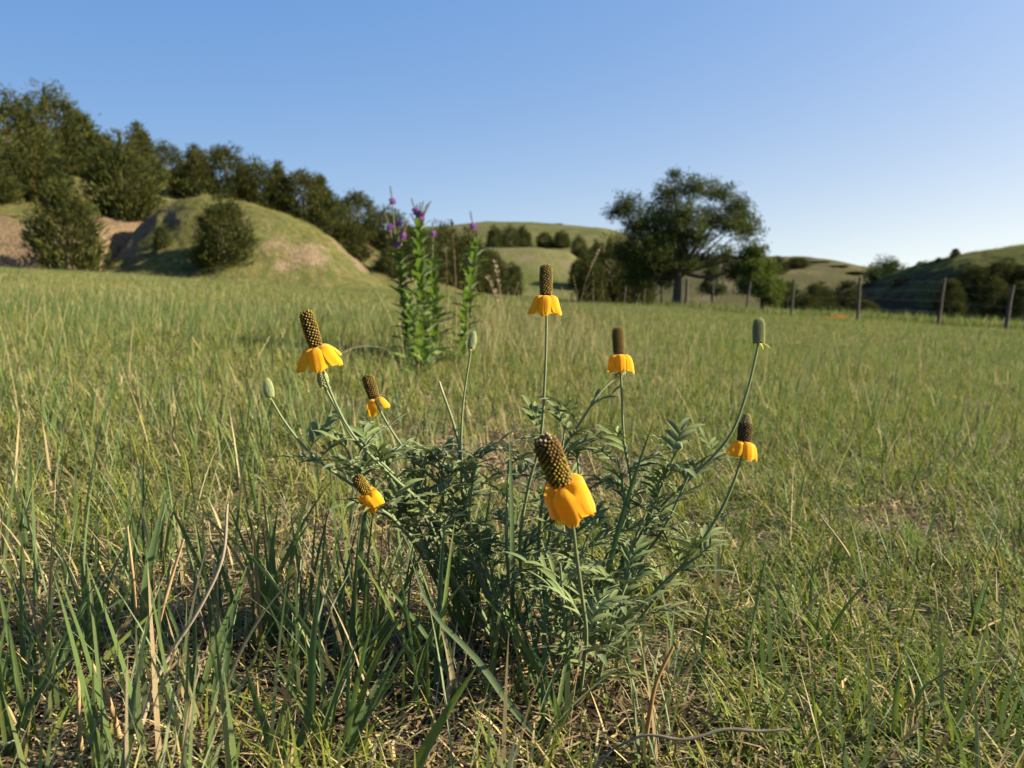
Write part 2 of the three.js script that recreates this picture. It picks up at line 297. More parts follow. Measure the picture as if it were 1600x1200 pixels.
cedar('cone', [-16.70, -55.54, 9.67, 3.6703], 'second dark cedar right of the flat topped cedar', RG);
cedar('egg', [-14.96, -55.48, 9.12, 3.9456], 'cedar above the right shoulder of the mound', RG);
cedar('cone', [-14.27, -57.48, 9.06, 3.3305], 'slim pointed cedar near the ridge\'s downward step', RG);
cedar('egg', [-12.23, -51.18, 6.96, 3.7383], 'low dark cedar touching the mound\'s right slope', RG);
cedar('egg', [-12.02, -59.38, 8.10, 4.1393], 'rounded cedar left of the purple wildflowers', RG);
cedar('bush', [-10.83, -50.95, 5.06, 3.0586], 'small cedar at the foot of the mound\'s right slope', RG);
cedar('egg', [-10.20, -61.28, 7.15, 4.2821], 'cedar directly behind the left purple flower stem', RG);
cedar('egg', [-7.88, -59.06, 5.46, 4.2379], 'dark cedar behind the middle purple flower stem', RG);
cedar('bush', [-7.99, -50.74, 3.3718, 2.9737], 'low dark cedar at the ridge foot behind the purple wildflowers', RG);
cedar('egg', [-5.90, -63.17, 6.12, 4.2141], 'dark cedar between middle and right purple flower stems', RG);
cedar('bush', [-5.94, -53.75, 3.2373, 4.0527], 'wide low cedar hidden behind the leafy purple flower stems', RG);
cedar('egg', [-3.6975, -65.14, 5.77, 4.0238], 'dark cedar behind the right purple flower stem', RG);
cedar('bush', [-3.6449, -55.74, 3.0661, 3.7383], 'low cedar at the end of the ridge beside the dry stalks', RG);
cedar('bush', [-1.9626, -66.96, 4.1559, 3.7009], 'last cedar of the ridge next to the pale knoll', RG);
cedar('bush', [-12.24, -32.33, 4.3834, 2.8996], 'lone round cedar bush on the front slope of the mound', null, 0.05);
cedar('bush', [-15.60, -34.11, 3.3234, 0.8539], 'tiny shrub on the eroded left face of the mound', null, 0.05);
const FH = 'small dark trees on the distant hill';
for (const [px, l] of [[0, 'leftmost dark tree of the clump on the distant hill'], [1, 'second dark tree of the clump on the distant hill'], [2, 'third dark tree of the clump on the distant hill'], [3, 'wide dark tree right of the clump on the distant hill'], [4, 'small dark tree left of the yellow flower\'s cone on the distant hill'], [5, 'dark tree on the distant hill above the knoll\'s crest'], [6, 'rightmost small dark tree on the distant hill beside the big tree']])
  cedar(px % 2 ? 'egg' : 'bush', [[-3.3305, -142.55, 12.62, 4.0442], [-0.4826, -144.62, 13.03, 4.3432], [2.2022, -146.62, 12.97, 4.1597], [6.63, -152.58, 12.22, 3.8233], [9.94, -152.61, 12.48, 4.3331], [12.49, -142.35, 10.96, 3.5684], [14.36, -132.07, 9.33, 3.3135]][px], l, FH);
cedar('bush', [11.62, -193.52, 17.46, 2.9057], 'speck of a tree on the distant hill\'s crest', FH);
const KN = 'dark bushes around the pale knoll';
cedar('bush', [0, -74.90, 3.2383, 2.7664], 'dark bush in front of the pale knoll\'s left side', KN);
cedar('bush', [7.14, -81.04, 4.0081, 2.7188], 'dark bush at the knoll\'s right end', KN);
cedar('bush', [7.01, -66.96, 4.1559, 3.3645], 'dark cedar left of the big tree, farther back', KN);
cedar('egg', [5.94, -46.77, 3.8711, 3.1266], 'dark cedar tucked under the big tree\'s left side', KN);
cedar('bush', [4.6729, -44.59, 2.5329, 2.243], 'low dark cedar left of the big tree by the fence line', KN);
cedar('bush', [7.67, -47.66, 2.9161, 3.3543], 'dark cedar behind the big tree\'s trunk', KN);

// broad-leaved trees: crown made of uneven clusters of small leaves on limbs that reach them
function leafyTree(name, label, base, lobes, leafN, leafSize, cols, trunkR, fork, group) {
  const t = thing(name, label, 'tree', [base[0], base[1], base[2]], group), crown = new Shape(), trunk = new Shape(), o = V(...base), tops = [];
  const fk = V(...fork).sub(o);
  trunk.tube(curve([V(0, -0.4, 0), V(fk.x * 0.15 + trunkR * 0.3, fk.y * 0.4, 0.05), fk], 8), (k) => trunkR * (1.25 - 0.45 * k + 0.35 * Math.exp(-k * 9)), 10, [1, 1, 1]);
  const total = lobes.reduce((a, l) => a + l[3] ** 2.4, 0);
  for (const [lx, ly, lz, r] of lobes) {
    const c = V(lx, ly, lz).sub(o), mid = fk.clone().lerp(c, 0.5).add(V(gauss() * 0.25, -0.15 + 0.2 * gauss(), gauss() * 0.3)), pts = curve([fk.clone().multiplyScalar(rr(0.8, 1)), mid, c], 7);
    trunk.tube(pts, (k) => trunkR * (0.40 - 0.35 * k), 6, [1, 1, 1]);
    const n = Math.round(leafN * r ** 2.4 / total / 12);
    for (let k = 0; k < n; k++) {
      let d = V(gauss(), gauss(), gauss()).normalize(), q = Math.pow(rnd(), 0.45) * (0.72 + 0.55 * noise(d.x * 2 + lx, d.y * 2 + ly, d.z * 2)) * r * 1.15;
      const cl = c.clone().add(d.clone().multiplyScalar(q).multiply(V(1, 0.85, 1))), col = pick(cols);
      if (k % 5 === 0) trunk.tube([c, cl.clone().lerp(c, 0.4).add(V(gauss(), gauss(), gauss()).multiplyScalar(0.06)), cl], (w) => 0.022 * (1 - 0.75 * w), 4, [1, 1, 1]);
      for (let w = 0; w < 12; w++) spray(crown, cl.clone().add(V(gauss(), gauss() * 0.8, gauss()).multiplyScalar(leafSize * 1.8)), V(gauss() + d.x, gauss() - 0.1, gauss() + d.z).normalize(), leafSize * rr(0.7, 1.4), leafSize * 0.3, jit(col, 0.25));
    }
  }
  part('crown', crown.build(), M.foliage, t); part('trunk', trunk.build(), M.bark, t);
  return t;
}
const onGround = (x, z, s = 0.05) => [x, groundAt(x, z) - s, z];
{
  seed(501);
  const lobes = [[5.60, 4.5649, -37.79], [6.20, 3.5852, -37.17], [7.91, 5.25, -38.88], [8.05, 6.06, -37.97], [8.89, 5.45, -37.49], [10.29, 5.33, -38.49], [10.94, 4.5423, -37.58], [11.57, 3.3953, -37.85], [11.57, 2.2359, -37.10], [10.32, 4.0557, -38.94], [8.21, 3.8864, -36.50], [6.79, 2.2058, -36.49], [5.88, 2.3495, -38.12], [8.48, 2.3262, -38.92], [8.93, 2.9344, -36.58], [4.9305, 4.2109, -37.95], [10.88, 1.3823, -37.40], [6.19, 1.1287, -37.17], [7.43, 4.1006, -38.74], [10.64, 3.6201, -36.87], [7.75, 1.1525, -38.38], [8.28, 3.1443, -37.82], [9.46, 2.0958, -38.09], [7.17, 2.9625, -36.99], [8.49, 1.7274, -36.63], [6.71, 1.7787, -38.05], [11.69, 1.7714, -37.85], [10.32, 2.1742, -37.09], [11.62, 4.1006, -38.74]];
  const rads = [0.95, 1.25, 1.05, 0.55, 0.95, 0.9, 0.9, 0.9, 0.8, 1.1, 1.3, 1.35, 1.15, 1.1, 0.9, 0.5, 0.75, 1.0, 1.1, 0.8, 0.9, 1.1, 0.7, 1.1, 0.7, 1.1, 0.85, 0.75, 0.9];
  const b = onGround(8.02, -37.28);
  leafyTree('elm_tree', 'large dark spreading tree standing alone behind the fence', b, lobes.map((l, i) => [...l, rads[i]]), 68000, 0.095, [[0.052, 0.076, 0.016], [0.065, 0.090, 0.018], [0.046, 0.062, 0.016], [0.095, 0.112, 0.022]], 0.20, [8.17, 1.3511, -37.39]);
  const b2 = onGround(11.93, -36.27);
  const l2 = [[11.50, 1.4772, -36.40], [12.25, 1.5505, -36.81], [11.74, 0.6847, -35.90], [12.49, 0.6284, -36.50], [11.72, 2.2208, -36.80], [12.36, 0.0807, -36.23], [11.35, 0.6903, -36.61]], r2 = [0.6, 0.6, 0.7, 0.6, 0.45, 0.5, 0.55];
  leafyTree('small_tree', 'small bright green tree at the big tree\'s right side', b2, l2.map((l, i) => [...l, r2[i]]), 20000, 0.10, [[0.09, 0.125, 0.022], [0.12, 0.15, 0.026]], 0.09, [11.93, 0.4147, -36.27]);
  const b3 = onGround(10.34, -39.29);
  const l3 = [[10.34, 1.2381, -39.40], [10.15, 0.5817, -39.62], [10.59, 0.5137, -39.00], [10.40, 1.8301, -39.47]], r3 = [0.5, 0.45, 0.45, 0.4];
  leafyTree('small_tree', 'dusky sapling under the big tree\'s right limbs', b3, l3.map((l, i) => [...l, r3[i]]), 5000, 0.09, [[0.06, 0.08, 0.028]], 0.07, [10.37, 0.4159, -39.29]);
  const b4 = onGround(32.97, -66.50);
  const l4 = [[31.96, 1.8183, -66.67], [33.22, 2.502, -67.26], [33.87, 1.707, -66.66], [32.14, 0.9198, -65.55], [34.21, 0.8165, -66.55], [31.51, 0.8165, -66.55]], r4 = [1.2, 1.3, 1.1, 1.3, 1.0, 1.0];
  leafyTree('round_tree', 'rounded dark tree on the low ground left of the bluff', b4, l4.map((l, i) => [...l, r4[i]]), 9000, 0.17, [[0.05, 0.075, 0.022], [0.065, 0.09, 0.025]], 0.2, [32.97, 0.4269, -66.50]);
}
const BR = 'dark brush on the low hills behind the fence';
const brush = [
  ['bush', [32.36, -93.22, 4.7045, 3.4393], 'leftmost dark cedar on the low hills, beside the small green tree'],
  ['bush', [36.21, -97.25, 4.7297, 3.7519], 'dark cedar on the low hills above the fence post with the thin top'],
  ['egg', [40.61, -101.24, 4.4041, 3.3985], 'pointed dark cedar on the low hills right of the small green tree'],
  ['bush', [42.30, -99.14, 3.6629, 3.6636], 'flat dark cedar at the middle of the low hills'],
  ['bush', [42.73, -95.01, 2.8956, 3.1946], 'dark cedar on the low hills just left of the round tree'],
  ['bush', [22.02, -60.56, 1.2846, 3.0586], 'grey green thicket left of the second fence post'],
  ['bush', [23.75, -58.53, 1.1573, 3.2523], 'grey green thicket between the fence posts, nearer than the hills'],
  ['bush', [26.76, -60.57, 1.3858, 3.0586], 'grey green thicket at the foot of the round tree'],
  ['egg', [37.59, -70.75, 2.2584, 2.6168], 'dark cedar right of the round tree'],
  ['bush', [31.40, -60.52, 0.981, 2.8547], 'low bush in front of the round tree\'s right side'],
  ['bush', [18.84, -48.33, 0.1362, 2.2838], 'low scrub bush behind the fence, left one'],
  ['bush', [21.50, -46.29, -0.0856, 2.3449], 'low scrub bush behind the fence, middle one'],
];
for (const [k, s, l] of brush) cedar(k, s, l, BR);
const BL = 'cedars on the bluff';
cedar('cone', [33.61, -62.77, 2.8826, 0.8428], 'thin spiky cedar left of the bluff\'s foot', BL);
cedar('cone', [32.92, -58.76, 3.0159, 0.887], 'thin spiky cedar on the bluff\'s left slope', BL);
cedar('cone', [33.61, -57.83, 3.6437, 1.0654], 'spiky cedar at the bluff\'s crest corner', BL);
cedar('bush', [31.37, -51.61, 2.2701, 3.0331], 'dark cedar on the bluff\'s face, left one', BL);
cedar('bush', [33.45, -51.65, 2.6141, 3.4664], 'dark cedar on the bluff\'s face, middle one', BL);
cedar('bush', [35.05, -50.66, 2.7394, 3.8233], 'dark cedar on the bluff\'s face cut by the right picture edge', BL);
cedar('bush', [30.19, -47.47, 1.3307, 2.3959], 'low dark cedar at the bluff\'s foot', BL);
cedar('bush', [28.85, -49.98, 1.2967, 2.3551], 'low cedar at the left foot of the bluff', BL);
cedar('bush', [31.27, -46.42, 1.0006, 2.3449], 'low dark cedar at the bluff\'s foot by the picture edge', BL);

// ---------------------------------------------------------------- fence
{
  seed(77);
  const posts = [[13.56, -19.14], [13.48, -20.65], [12.49, -22.17], [11.74, -25.69], [10.61, -28.72], [9.95, -32.24], [9.20, -34.76], [8.17, -35.77], [7.55, -38.29], [7.18, -41.31], [6.54, -44.33], [5.99, -47.36]];
  const f = thing('wire_fence', 'weathered wooden post and wire fence crossing behind the meadow', 'fence', [posts[0][0], field(...posts[0]), posts[0][1]]);
  const o = f.position.clone(), tops = [];
  posts.forEach(([x, z], i) => {
    const s = new Shape(), b = V(x, groundAt(x, z) - 0.3, z).sub(o), h = rr(1.25, 1.5) + 0.3, lean = V(rr(-0.02, 0.10), 0, rr(-0.05, 0.05)), r = i === 7 ? 0.075 : rr(0.038, 0.052), pts = [];
    for (let k = 0; k <= 6; k++) pts.push(V(b.x + lean.x * h * k / 6 + 0.008 * gauss(), b.y + h * k / 6, b.z + lean.z * h * k / 6 + 0.008 * gauss()));
    s.tube(pts, (t) => r * (1.06 - 0.14 * t + 0.05 * Math.sin(t * 17 + i)), 9, [1, 1, 1]);
    part('fence_post', s.build(), M.wood, f); tops.push(pts);
  });
  for (const k of [2.6, 3.7, 4.7, 5.6]) {
    const s = new Shape();
    for (let i = 0; i < tops.length - 1; i++) { const at = (p) => p[Math.floor(k)].clone().lerp(p[Math.min(6, Math.ceil(k))], k % 1), a = at(tops[i]), b = at(tops[i + 1]), m = a.clone().lerp(b, 0.5); m.y -= 0.02; s.tube([a, m, b], 0.0035, 4, [1, 1, 1]); }
    part('wire', s.build(), M.wire, f);
  }
}

// ---------------------------------------------------------------- grass, litter: uncountable cover
const GREENS = [[0.140, 0.190, 0.016], [0.178, 0.214, 0.020], [0.100, 0.158, 0.016], [0.218, 0.215, 0.030]], STRAWS = [[0.38, 0.30, 0.14], [0.30, 0.225, 0.10], [0.44, 0.365, 0.19]], BLUES = [[0.105, 0.160, 0.040], [0.090, 0.148, 0.030], [0.125, 0.178, 0.050]];
const UNIT = [1, 1, 1], mul = (c, t) => [c[0] * t[0], c[1] * t[1], c[2] * t[2]];
function growTurf(s, x, y, z, k, dry, seg, wide = 1, t = UNIT) {
  const az = rr(0, 6.283), pts = bentLine(V(x, y - 0.006, z), az, rr(0.02, dry ? 1.1 : 0.9), rr(0.2, dry ? 2.4 : 1.9), rr(0.025, 0.075) * k, seg), w = 0.00135 * wide * rr(0.6, 1.3);
  s.strip(pts, V(-Math.sin(az), 0.15 * gauss(), Math.cos(az)), (u) => w * (1 - Math.pow(u, 2.2) * 0.97), mul(jit(dry ? pick(STRAWS) : pick(GREENS), 0.2), t));
}
function growWheat(s, x, y, z, k, seg, wide = 1, t = UNIT) {
  for (let q = 0; q < 3; q++) { const az = rr(0, 6.283), pts = bentLine(V(x + gauss() * 0.006, y - 0.006, z + gauss() * 0.006), az, rr(0.02, 0.26), rr(0.05, 0.6), rr(0.07, 0.18) * k, seg), w = 0.0022 * wide * rr(0.6, 1.2); s.strip(pts, V(-Math.sin(az), 0.15 * gauss(), Math.cos(az)), (u) => w * (1 - Math.pow(u, 2.4) * 0.97), mul(jit(rnd() < 0.12 ? pick(STRAWS) : pick(BLUES), 0.18), t)); }
}
function growStraw(s, x, y, z, k) { // dry flowering stem with a small seed head
  const az = rr(0, 6.28), c = jit(pick(STRAWS), 0.15), pts = bentLine(V(x, y - 0.01, z), az, rr(0.03, 0.45), rr(0.1, 0.5), rr(0.16, 0.34) * k, 5);
  s.strip(pts, V(rr(-1, 1), 0, rr(-1, 1)), (u) => 0.0009 * (1 - 0.4 * u), c);
  for (let q = 0; q < 5; q++) s.strip(bentLine(pts[4].clone().lerp(pts[5], q / 5), az + gauss(), rr(0.1, 0.7), 0.3, 0.02, 2), V(1, 0, 0), (u) => 0.0011 * (1 - u * 0.9), jit(c, 0.15));
}
function growLitter(s, x, y, z) {
  const a = rr(0, 6.28), l = rr(0.012, 0.07), b = rr(-0.9, 0.9), w = rr(0.0005, 0.0013), y0 = y + rr(0.001, 0.018), pts = [0, 1, 2, 3].map((q) => V(x + Math.cos(a + b * q / 3) * l * q / 3, y0 + gauss() * 0.003, z + Math.sin(a + b * q / 3) * l * q / 3));
  s.strip(pts, V(-Math.sin(a), rr(-0.6, 0.6), Math.cos(a)), () => w, jit(rnd() < 0.55 ? [0.15, 0.10, 0.06] : mul(pick(STRAWS), [0.85, 0.82, 0.8]), 0.3));
}
const meadow = tag(new THREE.Group(), 'short mixed green and straw meadow grass with litter covering the field', 'grass', null, 'stuff');
meadow.name = 'meadow_grass'; scene.add(meadow);
const cover = (name, shape, mat) => { const m = part(name, shape.build(), mat, meadow); m.userData.kind = 'stuff'; };
const patch = (x, z) => fbm(x * 0.5, z * 0.5, 3), broad = (x, z) => fbm(x * 0.13 + 4, z * 0.13, 3);
const tint = (x, z) => { const a = patch(x, z) * 1.0 + broad(x, z) * 0.9; return [1 + 0.36 * a, 1 + 0.12 * a, 1 + 0.2 * a]; };
const NEAR = 2.3;
{ // nearest ground: every blade is set down by itself
  seed(9001);
  const turf = new Shape(), dry = new Shape(), blue = new Shape(), lit = new Shape();
  const sow = (n, d0, d1, p, fn) => { for (let k = 0; k < n; k++) { const d = Math.pow(lerp(d0 ** p, d1 ** p, rnd()), 1 / p), a = rr(-0.9, 0.9), x = d * Math.sin(a), z = -d * Math.cos(a); fn(x, field(x, z), z, d); } };
  sow(66000, 0.3, NEAR, 1.45, (x, y, z, d) => { if (rnd() < bare(x, z) * 0.82) return; const f = fbm(x * 7, z * 7, 2); if (f < -0.1 && rnd() < 0.7) return; growTurf(turf, x, y, z, 1.1 + 1.3 * f + (x < -0.1 ? 0.15 : 0), rnd() < 0.12, 4, 1, tint(x, z)); });
  sow(17000, 0.3, NEAR, 1.45, (x, y, z) => { if (rnd() > smooth(patch(x * 2 + 7, z * 2) + 0.6 * bare(x, z), -0.35, 0.35)) return; growTurf(dry, x, y, z, 1, true, 4, 0.85); });
  sow(3000, 0.5, NEAR, 1.5, (x, y, z, d) => { const left = smooth(x, 0.25, -0.35); if (rnd() > 0.08 + left * (d < 1.0 ? 0.4 : 0.10) + 0.3 * smooth(patch(x * 2.4 - 3, z * 2.4), 0, 0.3)) return; growWheat(blue, x, y, z, left * 0.3 + (d < 1.2 ? 0.8 : 0.7), 6, 1, tint(x, z)); });
  sow(130, 0.55, NEAR, 1.5, (x, y, z) => growStraw(dry, x, y, z, 0.55));
  sow(26000, 0.3, NEAR, 1.2, (x, y, z) => { if (rnd() < 0.35 + 0.6 * bare(x, z)) growLitter(lit, x, y, z); });
  cover('turf', turf, M.turf); cover('dry_grass', dry, M.straw); cover('blue_grass', blue, M.blade); cover('litter', lit, M.straw);
}
// round patches of turf, many blades each, laid side by side over the rest of the field
function patchShapes(n, R, count, k, wide, o) {
  seed(n); const g = new Shape(), d = new Shape();
  const at = (fn) => { const a = rr(0, 6.283), r = R * Math.sqrt(rnd()) * (0.9 + 0.2 * rnd()), x = Math.cos(a) * r, z = Math.sin(a) * r; fn(x, z, fbm(x * 4.6 / k + n, z * 4.6 / k, 2)); };
  for (let q = 0; q < count; q++) at((x, z, f) => { if (f > -0.08 || rnd() < 0.28) growTurf(g, x, 0, z, k * (1.05 + 1.5 * f), rnd() < 0.08, 3, wide); });
  for (let q = 0; q < count * o.dry; q++) at((x, z, f) => { if (f < 0.15) growTurf(d, x, 0, z, k, true, 3, wide * 0.85); });
  for (let q = 0; q < count * o.blue; q++) at((x, z) => growWheat(g, x, 0, z, Math.min(k, 1.0), 4, wide * 0.75));
  for (let q = 0; q < count * o.stem; q++) at((x, z) => growStraw(d, x, 0, z, Math.min(k, 0.85)));
  return [g.build(), d.build()];
}
const mixes = [{ dry: 0.18, blue: 0.004, stem: 0.001 }, { dry: 0.45, blue: 0.004, stem: 0.002 }, { dry: 0.18, blue: 0.008, stem: 0.001 }];
const midKinds = mixes.map((m, i) => patchShapes(210 + i, 0.46, 4200, 1.0, 1.2, m)), farKinds = mixes.map((m, i) => patchShapes(220 + i, 1.35, 7600, 1.15, 2.3, m));
function lay(name, kinds, list) {
  const m4 = new THREE.Matrix4(), q = new THREE.Quaternion(), sp = new THREE.Quaternion(), col = new THREE.Color(), e = 0.35;
  kinds.forEach((kd, i) => {
    const ps = list.filter((p) => p.kind === i); if (!ps.length) return;
    const pair = [sh(new THREE.InstancedMesh(kd[0], M.turf, ps.length)), sh(new THREE.InstancedMesh(kd[1], M.straw, ps.length))];
    ps.forEach((p, k) => {
      const f = p.fn, nrm = V(f(p.x - e, p.z) - f(p.x + e, p.z), 2 * e, f(p.x, p.z - e) - f(p.x, p.z + e)).normalize();
      q.setFromUnitVectors(V(0, 1, 0), nrm).multiply(sp.setFromAxisAngle(V(0, 1, 0), rr(0, 6.283)));
      m4.compose(V(p.x, f(p.x, p.z) - (p.sink ?? 0), p.z), q, V(p.s, p.s * (p.sy ?? 1), p.s));
      pair.forEach((im, w) => { im.setMatrixAt(k, m4); im.setColorAt(k, w ? col.setRGB(1, 1, 1) : col.setRGB(...p.c)); });
    });
    pair.forEach((im, w) => { im.name = w ? name + '_dry_grass' : name + '_grass'; im.userData.kind = 'stuff'; meadow.add(im); });
  });
}
const hex = (step, x0, x1, z0, z1, fn) => { let row = 0; for (let z = z0; z < z1; z += step * 0.866, row++) for (let x = x0 + (row % 2) * step / 2; x < x1; x += step) fn(x + gauss() * step * 0.18, z + gauss() * step * 0.18); };
const kindAt = (x, z) => { const a = patch(x * 0.9 + 7, z * 0.9) + broad(x + 9, z) + 0.15 * gauss(); return a > 0.12 ? 1 : a < -0.12 ? 2 : 0; };
const inView = (x, z, w = 0.98) => Math.abs(x) < -z * w + 1.2;
{
  seed(9101);
  const mid = [], far = [], hl = [];
  hex(0.56, -9, 9, -9.2, -1, (x, z) => { const d = Math.hypot(x, z); if (d < NEAR - 0.25 || !inView(x, z)) return; mid.push({ x, z, fn: field, kind: kindAt(x, z), s: rr(0.9, 1.15), sy: 1 + 0.6 * patch(x * 2, z * 2), c: tint(x, z) }); });
  hex(1.62, -60, 60, -58, -8, (x, z) => { if (-z < 8.6 || !inView(x, z, 0.9) || groundAt(x, z) - field(x, z) > 0.1) return; far.push({ x, z, fn: field, kind: kindAt(x, z), s: rr(0.9, 1.15), sy: rr(0.8, 1.1) + 0.4 * patch(x * 2, z * 2), c: tint(x, z) }); });
  hex(0.75, -22, -4.5, -44, -28, (x, z) => { if (mound(x, z) > field(x, z) && rnd() > moundBare(x, z) * 1.05) hl.push({ x, z, fn: mound, kind: rnd() < 0.6 ? 1 : 0, s: rr(0.9, 1.4), sy: 0.8, sink: 0.02, c: [1.15, 1.02, 1.05] }); });
  hex(0.95, -40, 1, -56, -24, (x, z) => { const g = ridge(x, z); if (g > field(x, z) && g > mound(x, z) && rnd() > ridgeBare(x, z) * 1.05) hl.push({ x, z, fn: ridge, kind: rnd() < 0.5 ? 1 : 0, s: rr(1.2, 1.8), sy: 0.8, sink: 0.03, c: [1.1, 1, 1] }); });
  hex(1.3, 25, 52, -62, -46, (x, z) => { if (rightHill(x, z) > field(x, z) && steep(x, z, rightHill) < 1.5) hl.push({ x, z, fn: rightHill, kind: rnd() < 0.4 ? 1 : 0, s: rr(1.6, 2.3), sy: 0.7, sink: 0.03, c: [1, 1, 1] }); });
  lay('mid', midKinds, mid); lay('far', farKinds, far); lay('hill', midKinds, hl);
  const st = new Shape(); // pale dry grass standing round the purple wildflowers, and tall weeds before the fence
  for (let k = 0; k < 420; k++) { const x = 0.05 + gauss() * 0.5, z = -4.3 + gauss() * 0.6; growStraw(st, x, field(x, z), z, rr(0.9, 1.7)); }
  cover('dry_grass', st, M.straw);
  const wd = new Shape(); for (let k = 0; k < 2600; k++) { const t = rnd(), x = lerp(7, 19, t) + gauss() * 0.8, z = -lerp(36, 20, t) - Math.abs(gauss()) * 2.2; growWheat(wd, x, field(x, z), z, rr(1.6, 3.2), 4, 4.5, [1.1, 1.05, 0.8]); }
  cover('tall_grass', wd, M.turf);
}

// ---------------------------------------------------------------- coneflowers
// pinnate leaf lying along +x from the origin, narrow folded lobes; len about 1
function lobedLeaf(n) {
  seed(n); const s = new Shape(), pairs = 2 + Math.floor(rnd() * 2), droop = rr(0.25, 0.7), base = [0.150, 0.196, 0.064], mid = [];
  for (let k = 0; k <= 8; k++) { const t = k / 8; mid.push(V(t * 0.62, 0.10 * Math.sin(t * 2) - droop * 0.12 * t * t, 0.03 * Math.sin(t * 3 + n))); }
  s.strip(mid, V(0, 0, 1), (t) => 0.012 - 0.004 * t, jit(base, 0.1), 0.3);
  const lobe = (p, ang, len, w, rise) => { const pts = []; for (let k = 0; k <= 6; k++) { const t = k / 6; pts.push(V(p.x + Math.cos(ang) * len * t, p.y + rise * len * t - droop * len * 0.55 * t * t, p.z + Math.sin(ang) * len * t)); } s.strip(pts, V(-Math.sin(ang), 0.1 * gauss(), Math.cos(ang)), (t) => w * Math.pow(Math.sin(Math.PI * Math.pow(clamp(t * 0.93 + 0.05, 0, 1), 0.85)), 0.75), jit(base, 0.14), rr(0.25, 0.6)); };
  for (let k = 0; k < pairs; k++) for (const q of [-1, 1]) lobe(mid[2 + k * 2], q * rr(0.45, 0.85), rr(0.30, 0.50), rr(0.038, 0.054), rr(0.1, 0.45));
  lobe(mid[8], rr(-0.1, 0.1), rr(0.42, 0.58), rr(0.044, 0.060), rr(0, 0.25));
  return s.build();
}
const leafKinds = [301, 302, 303, 304, 305].map(lobedLeaf);
function stemLeaves(parent, pts, from, to, count, len) {
  for (let k = 0; k < count; k++) {
    const t = lerp(from, to, (k + rr(0, 0.8)) / count), i = clamp(Math.floor(t * (pts.length - 1)), 0, pts.length - 2), p = pts[i].clone().lerp(pts[i + 1], t * (pts.length - 1) - i);
    const m = part('leaf', pick(leafKinds), M.leaf, parent), l = len * rr(0.7, 1.25);
    m.position.copy(p); m.rotation.set(0, k * 2.4 + rr(-0.5, 0.5), rr(0.15, 0.85), 'YXZ'); m.scale.set(l, l * rr(0.9, 1.3), l);
  }
}
// column of disc florets standing along +y: bumps set in a spiral on a dark core
function coneGeometry(n, len, rad, o) {
  seed(n); const s = new Shape(), N = o.n ?? 200, prof = o.prof ?? ((t) => t < 0.86 ? 0.88 + 0.12 * Math.sin(Math.PI * t) : Math.sqrt(Math.max(0, 1 - ((t - 0.86) / 0.15) ** 2)) * 0.92);
  const core = []; for (let k = 0; k <= 10; k++) core.push(V(0, len * k / 10, 0));
  s.tube(core, (t) => Math.max(0.0004, rad * 0.93 * prof(t)), 12, o.core ?? [0.03, 0.018, 0.007]);
  for (let k = 0; k < N; k++) {
    const t = (k + 0.5) / N * 1.0, a = k * 2.39996 + rr(-0.06, 0.06), r = rad * prof(t) * 0.93, y = len * t, up = t > 0.88 ? (t - 0.88) * 7 : 0.28;
    const nrm = V(Math.cos(a), up, Math.sin(a)).normalize(), u = V(-Math.sin(a), 0, Math.cos(a)), w = V().crossVectors(nrm, u), p = V(Math.cos(a) * r, y, Math.sin(a) * r), b = (o.b ?? 0.075) * rad * 1.95 * rr(0.85, 1.1), h = b * (o.h ?? 1.5) * rr(0.8, 1.2);
    const cb = jit(o.low(t), 0.2), ct = jit(o.tip(t), 0.25), ring = (f, hh, c) => { const q = []; for (let j = 0; j < 5; j++) { const z = j / 5 * 6.283, cx = Math.cos(z) * b * f, cy = Math.sin(z) * b * f; q.push(s.v(p.x + u.x * cx + w.x * cy + nrm.x * hh, p.y + u.y * cx + w.y * cy + nrm.y * hh, p.z + u.z * cx + w.z * cy + nrm.z * hh, c)); } return q; };
    const r0 = ring(1, 0, cb), r1 = ring(0.85, h * 0.65, ct), e = s.v(p.x + nrm.x * h, p.y + nrm.y * h, p.z + nrm.z * h, ct);
    for (let j = 0; j < 5; j++) { const j2 = (j + 1) % 5; s.quad(r0[j], r0[j2], r1[j2], r1[j]); s.tri(r1[j], r1[j2], e); }
  }
  return s.build();
}
const BROWN = [0.040, 0.024, 0.006], OLIVE = [0.165, 0.112, 0.012], GOLD = [0.36, 0.235, 0.020], BUD = [0.26, 0.31, 0.13], BUDTIP = [0.36, 0.41, 0.19], DARK = [0.055, 0.034, 0.012];
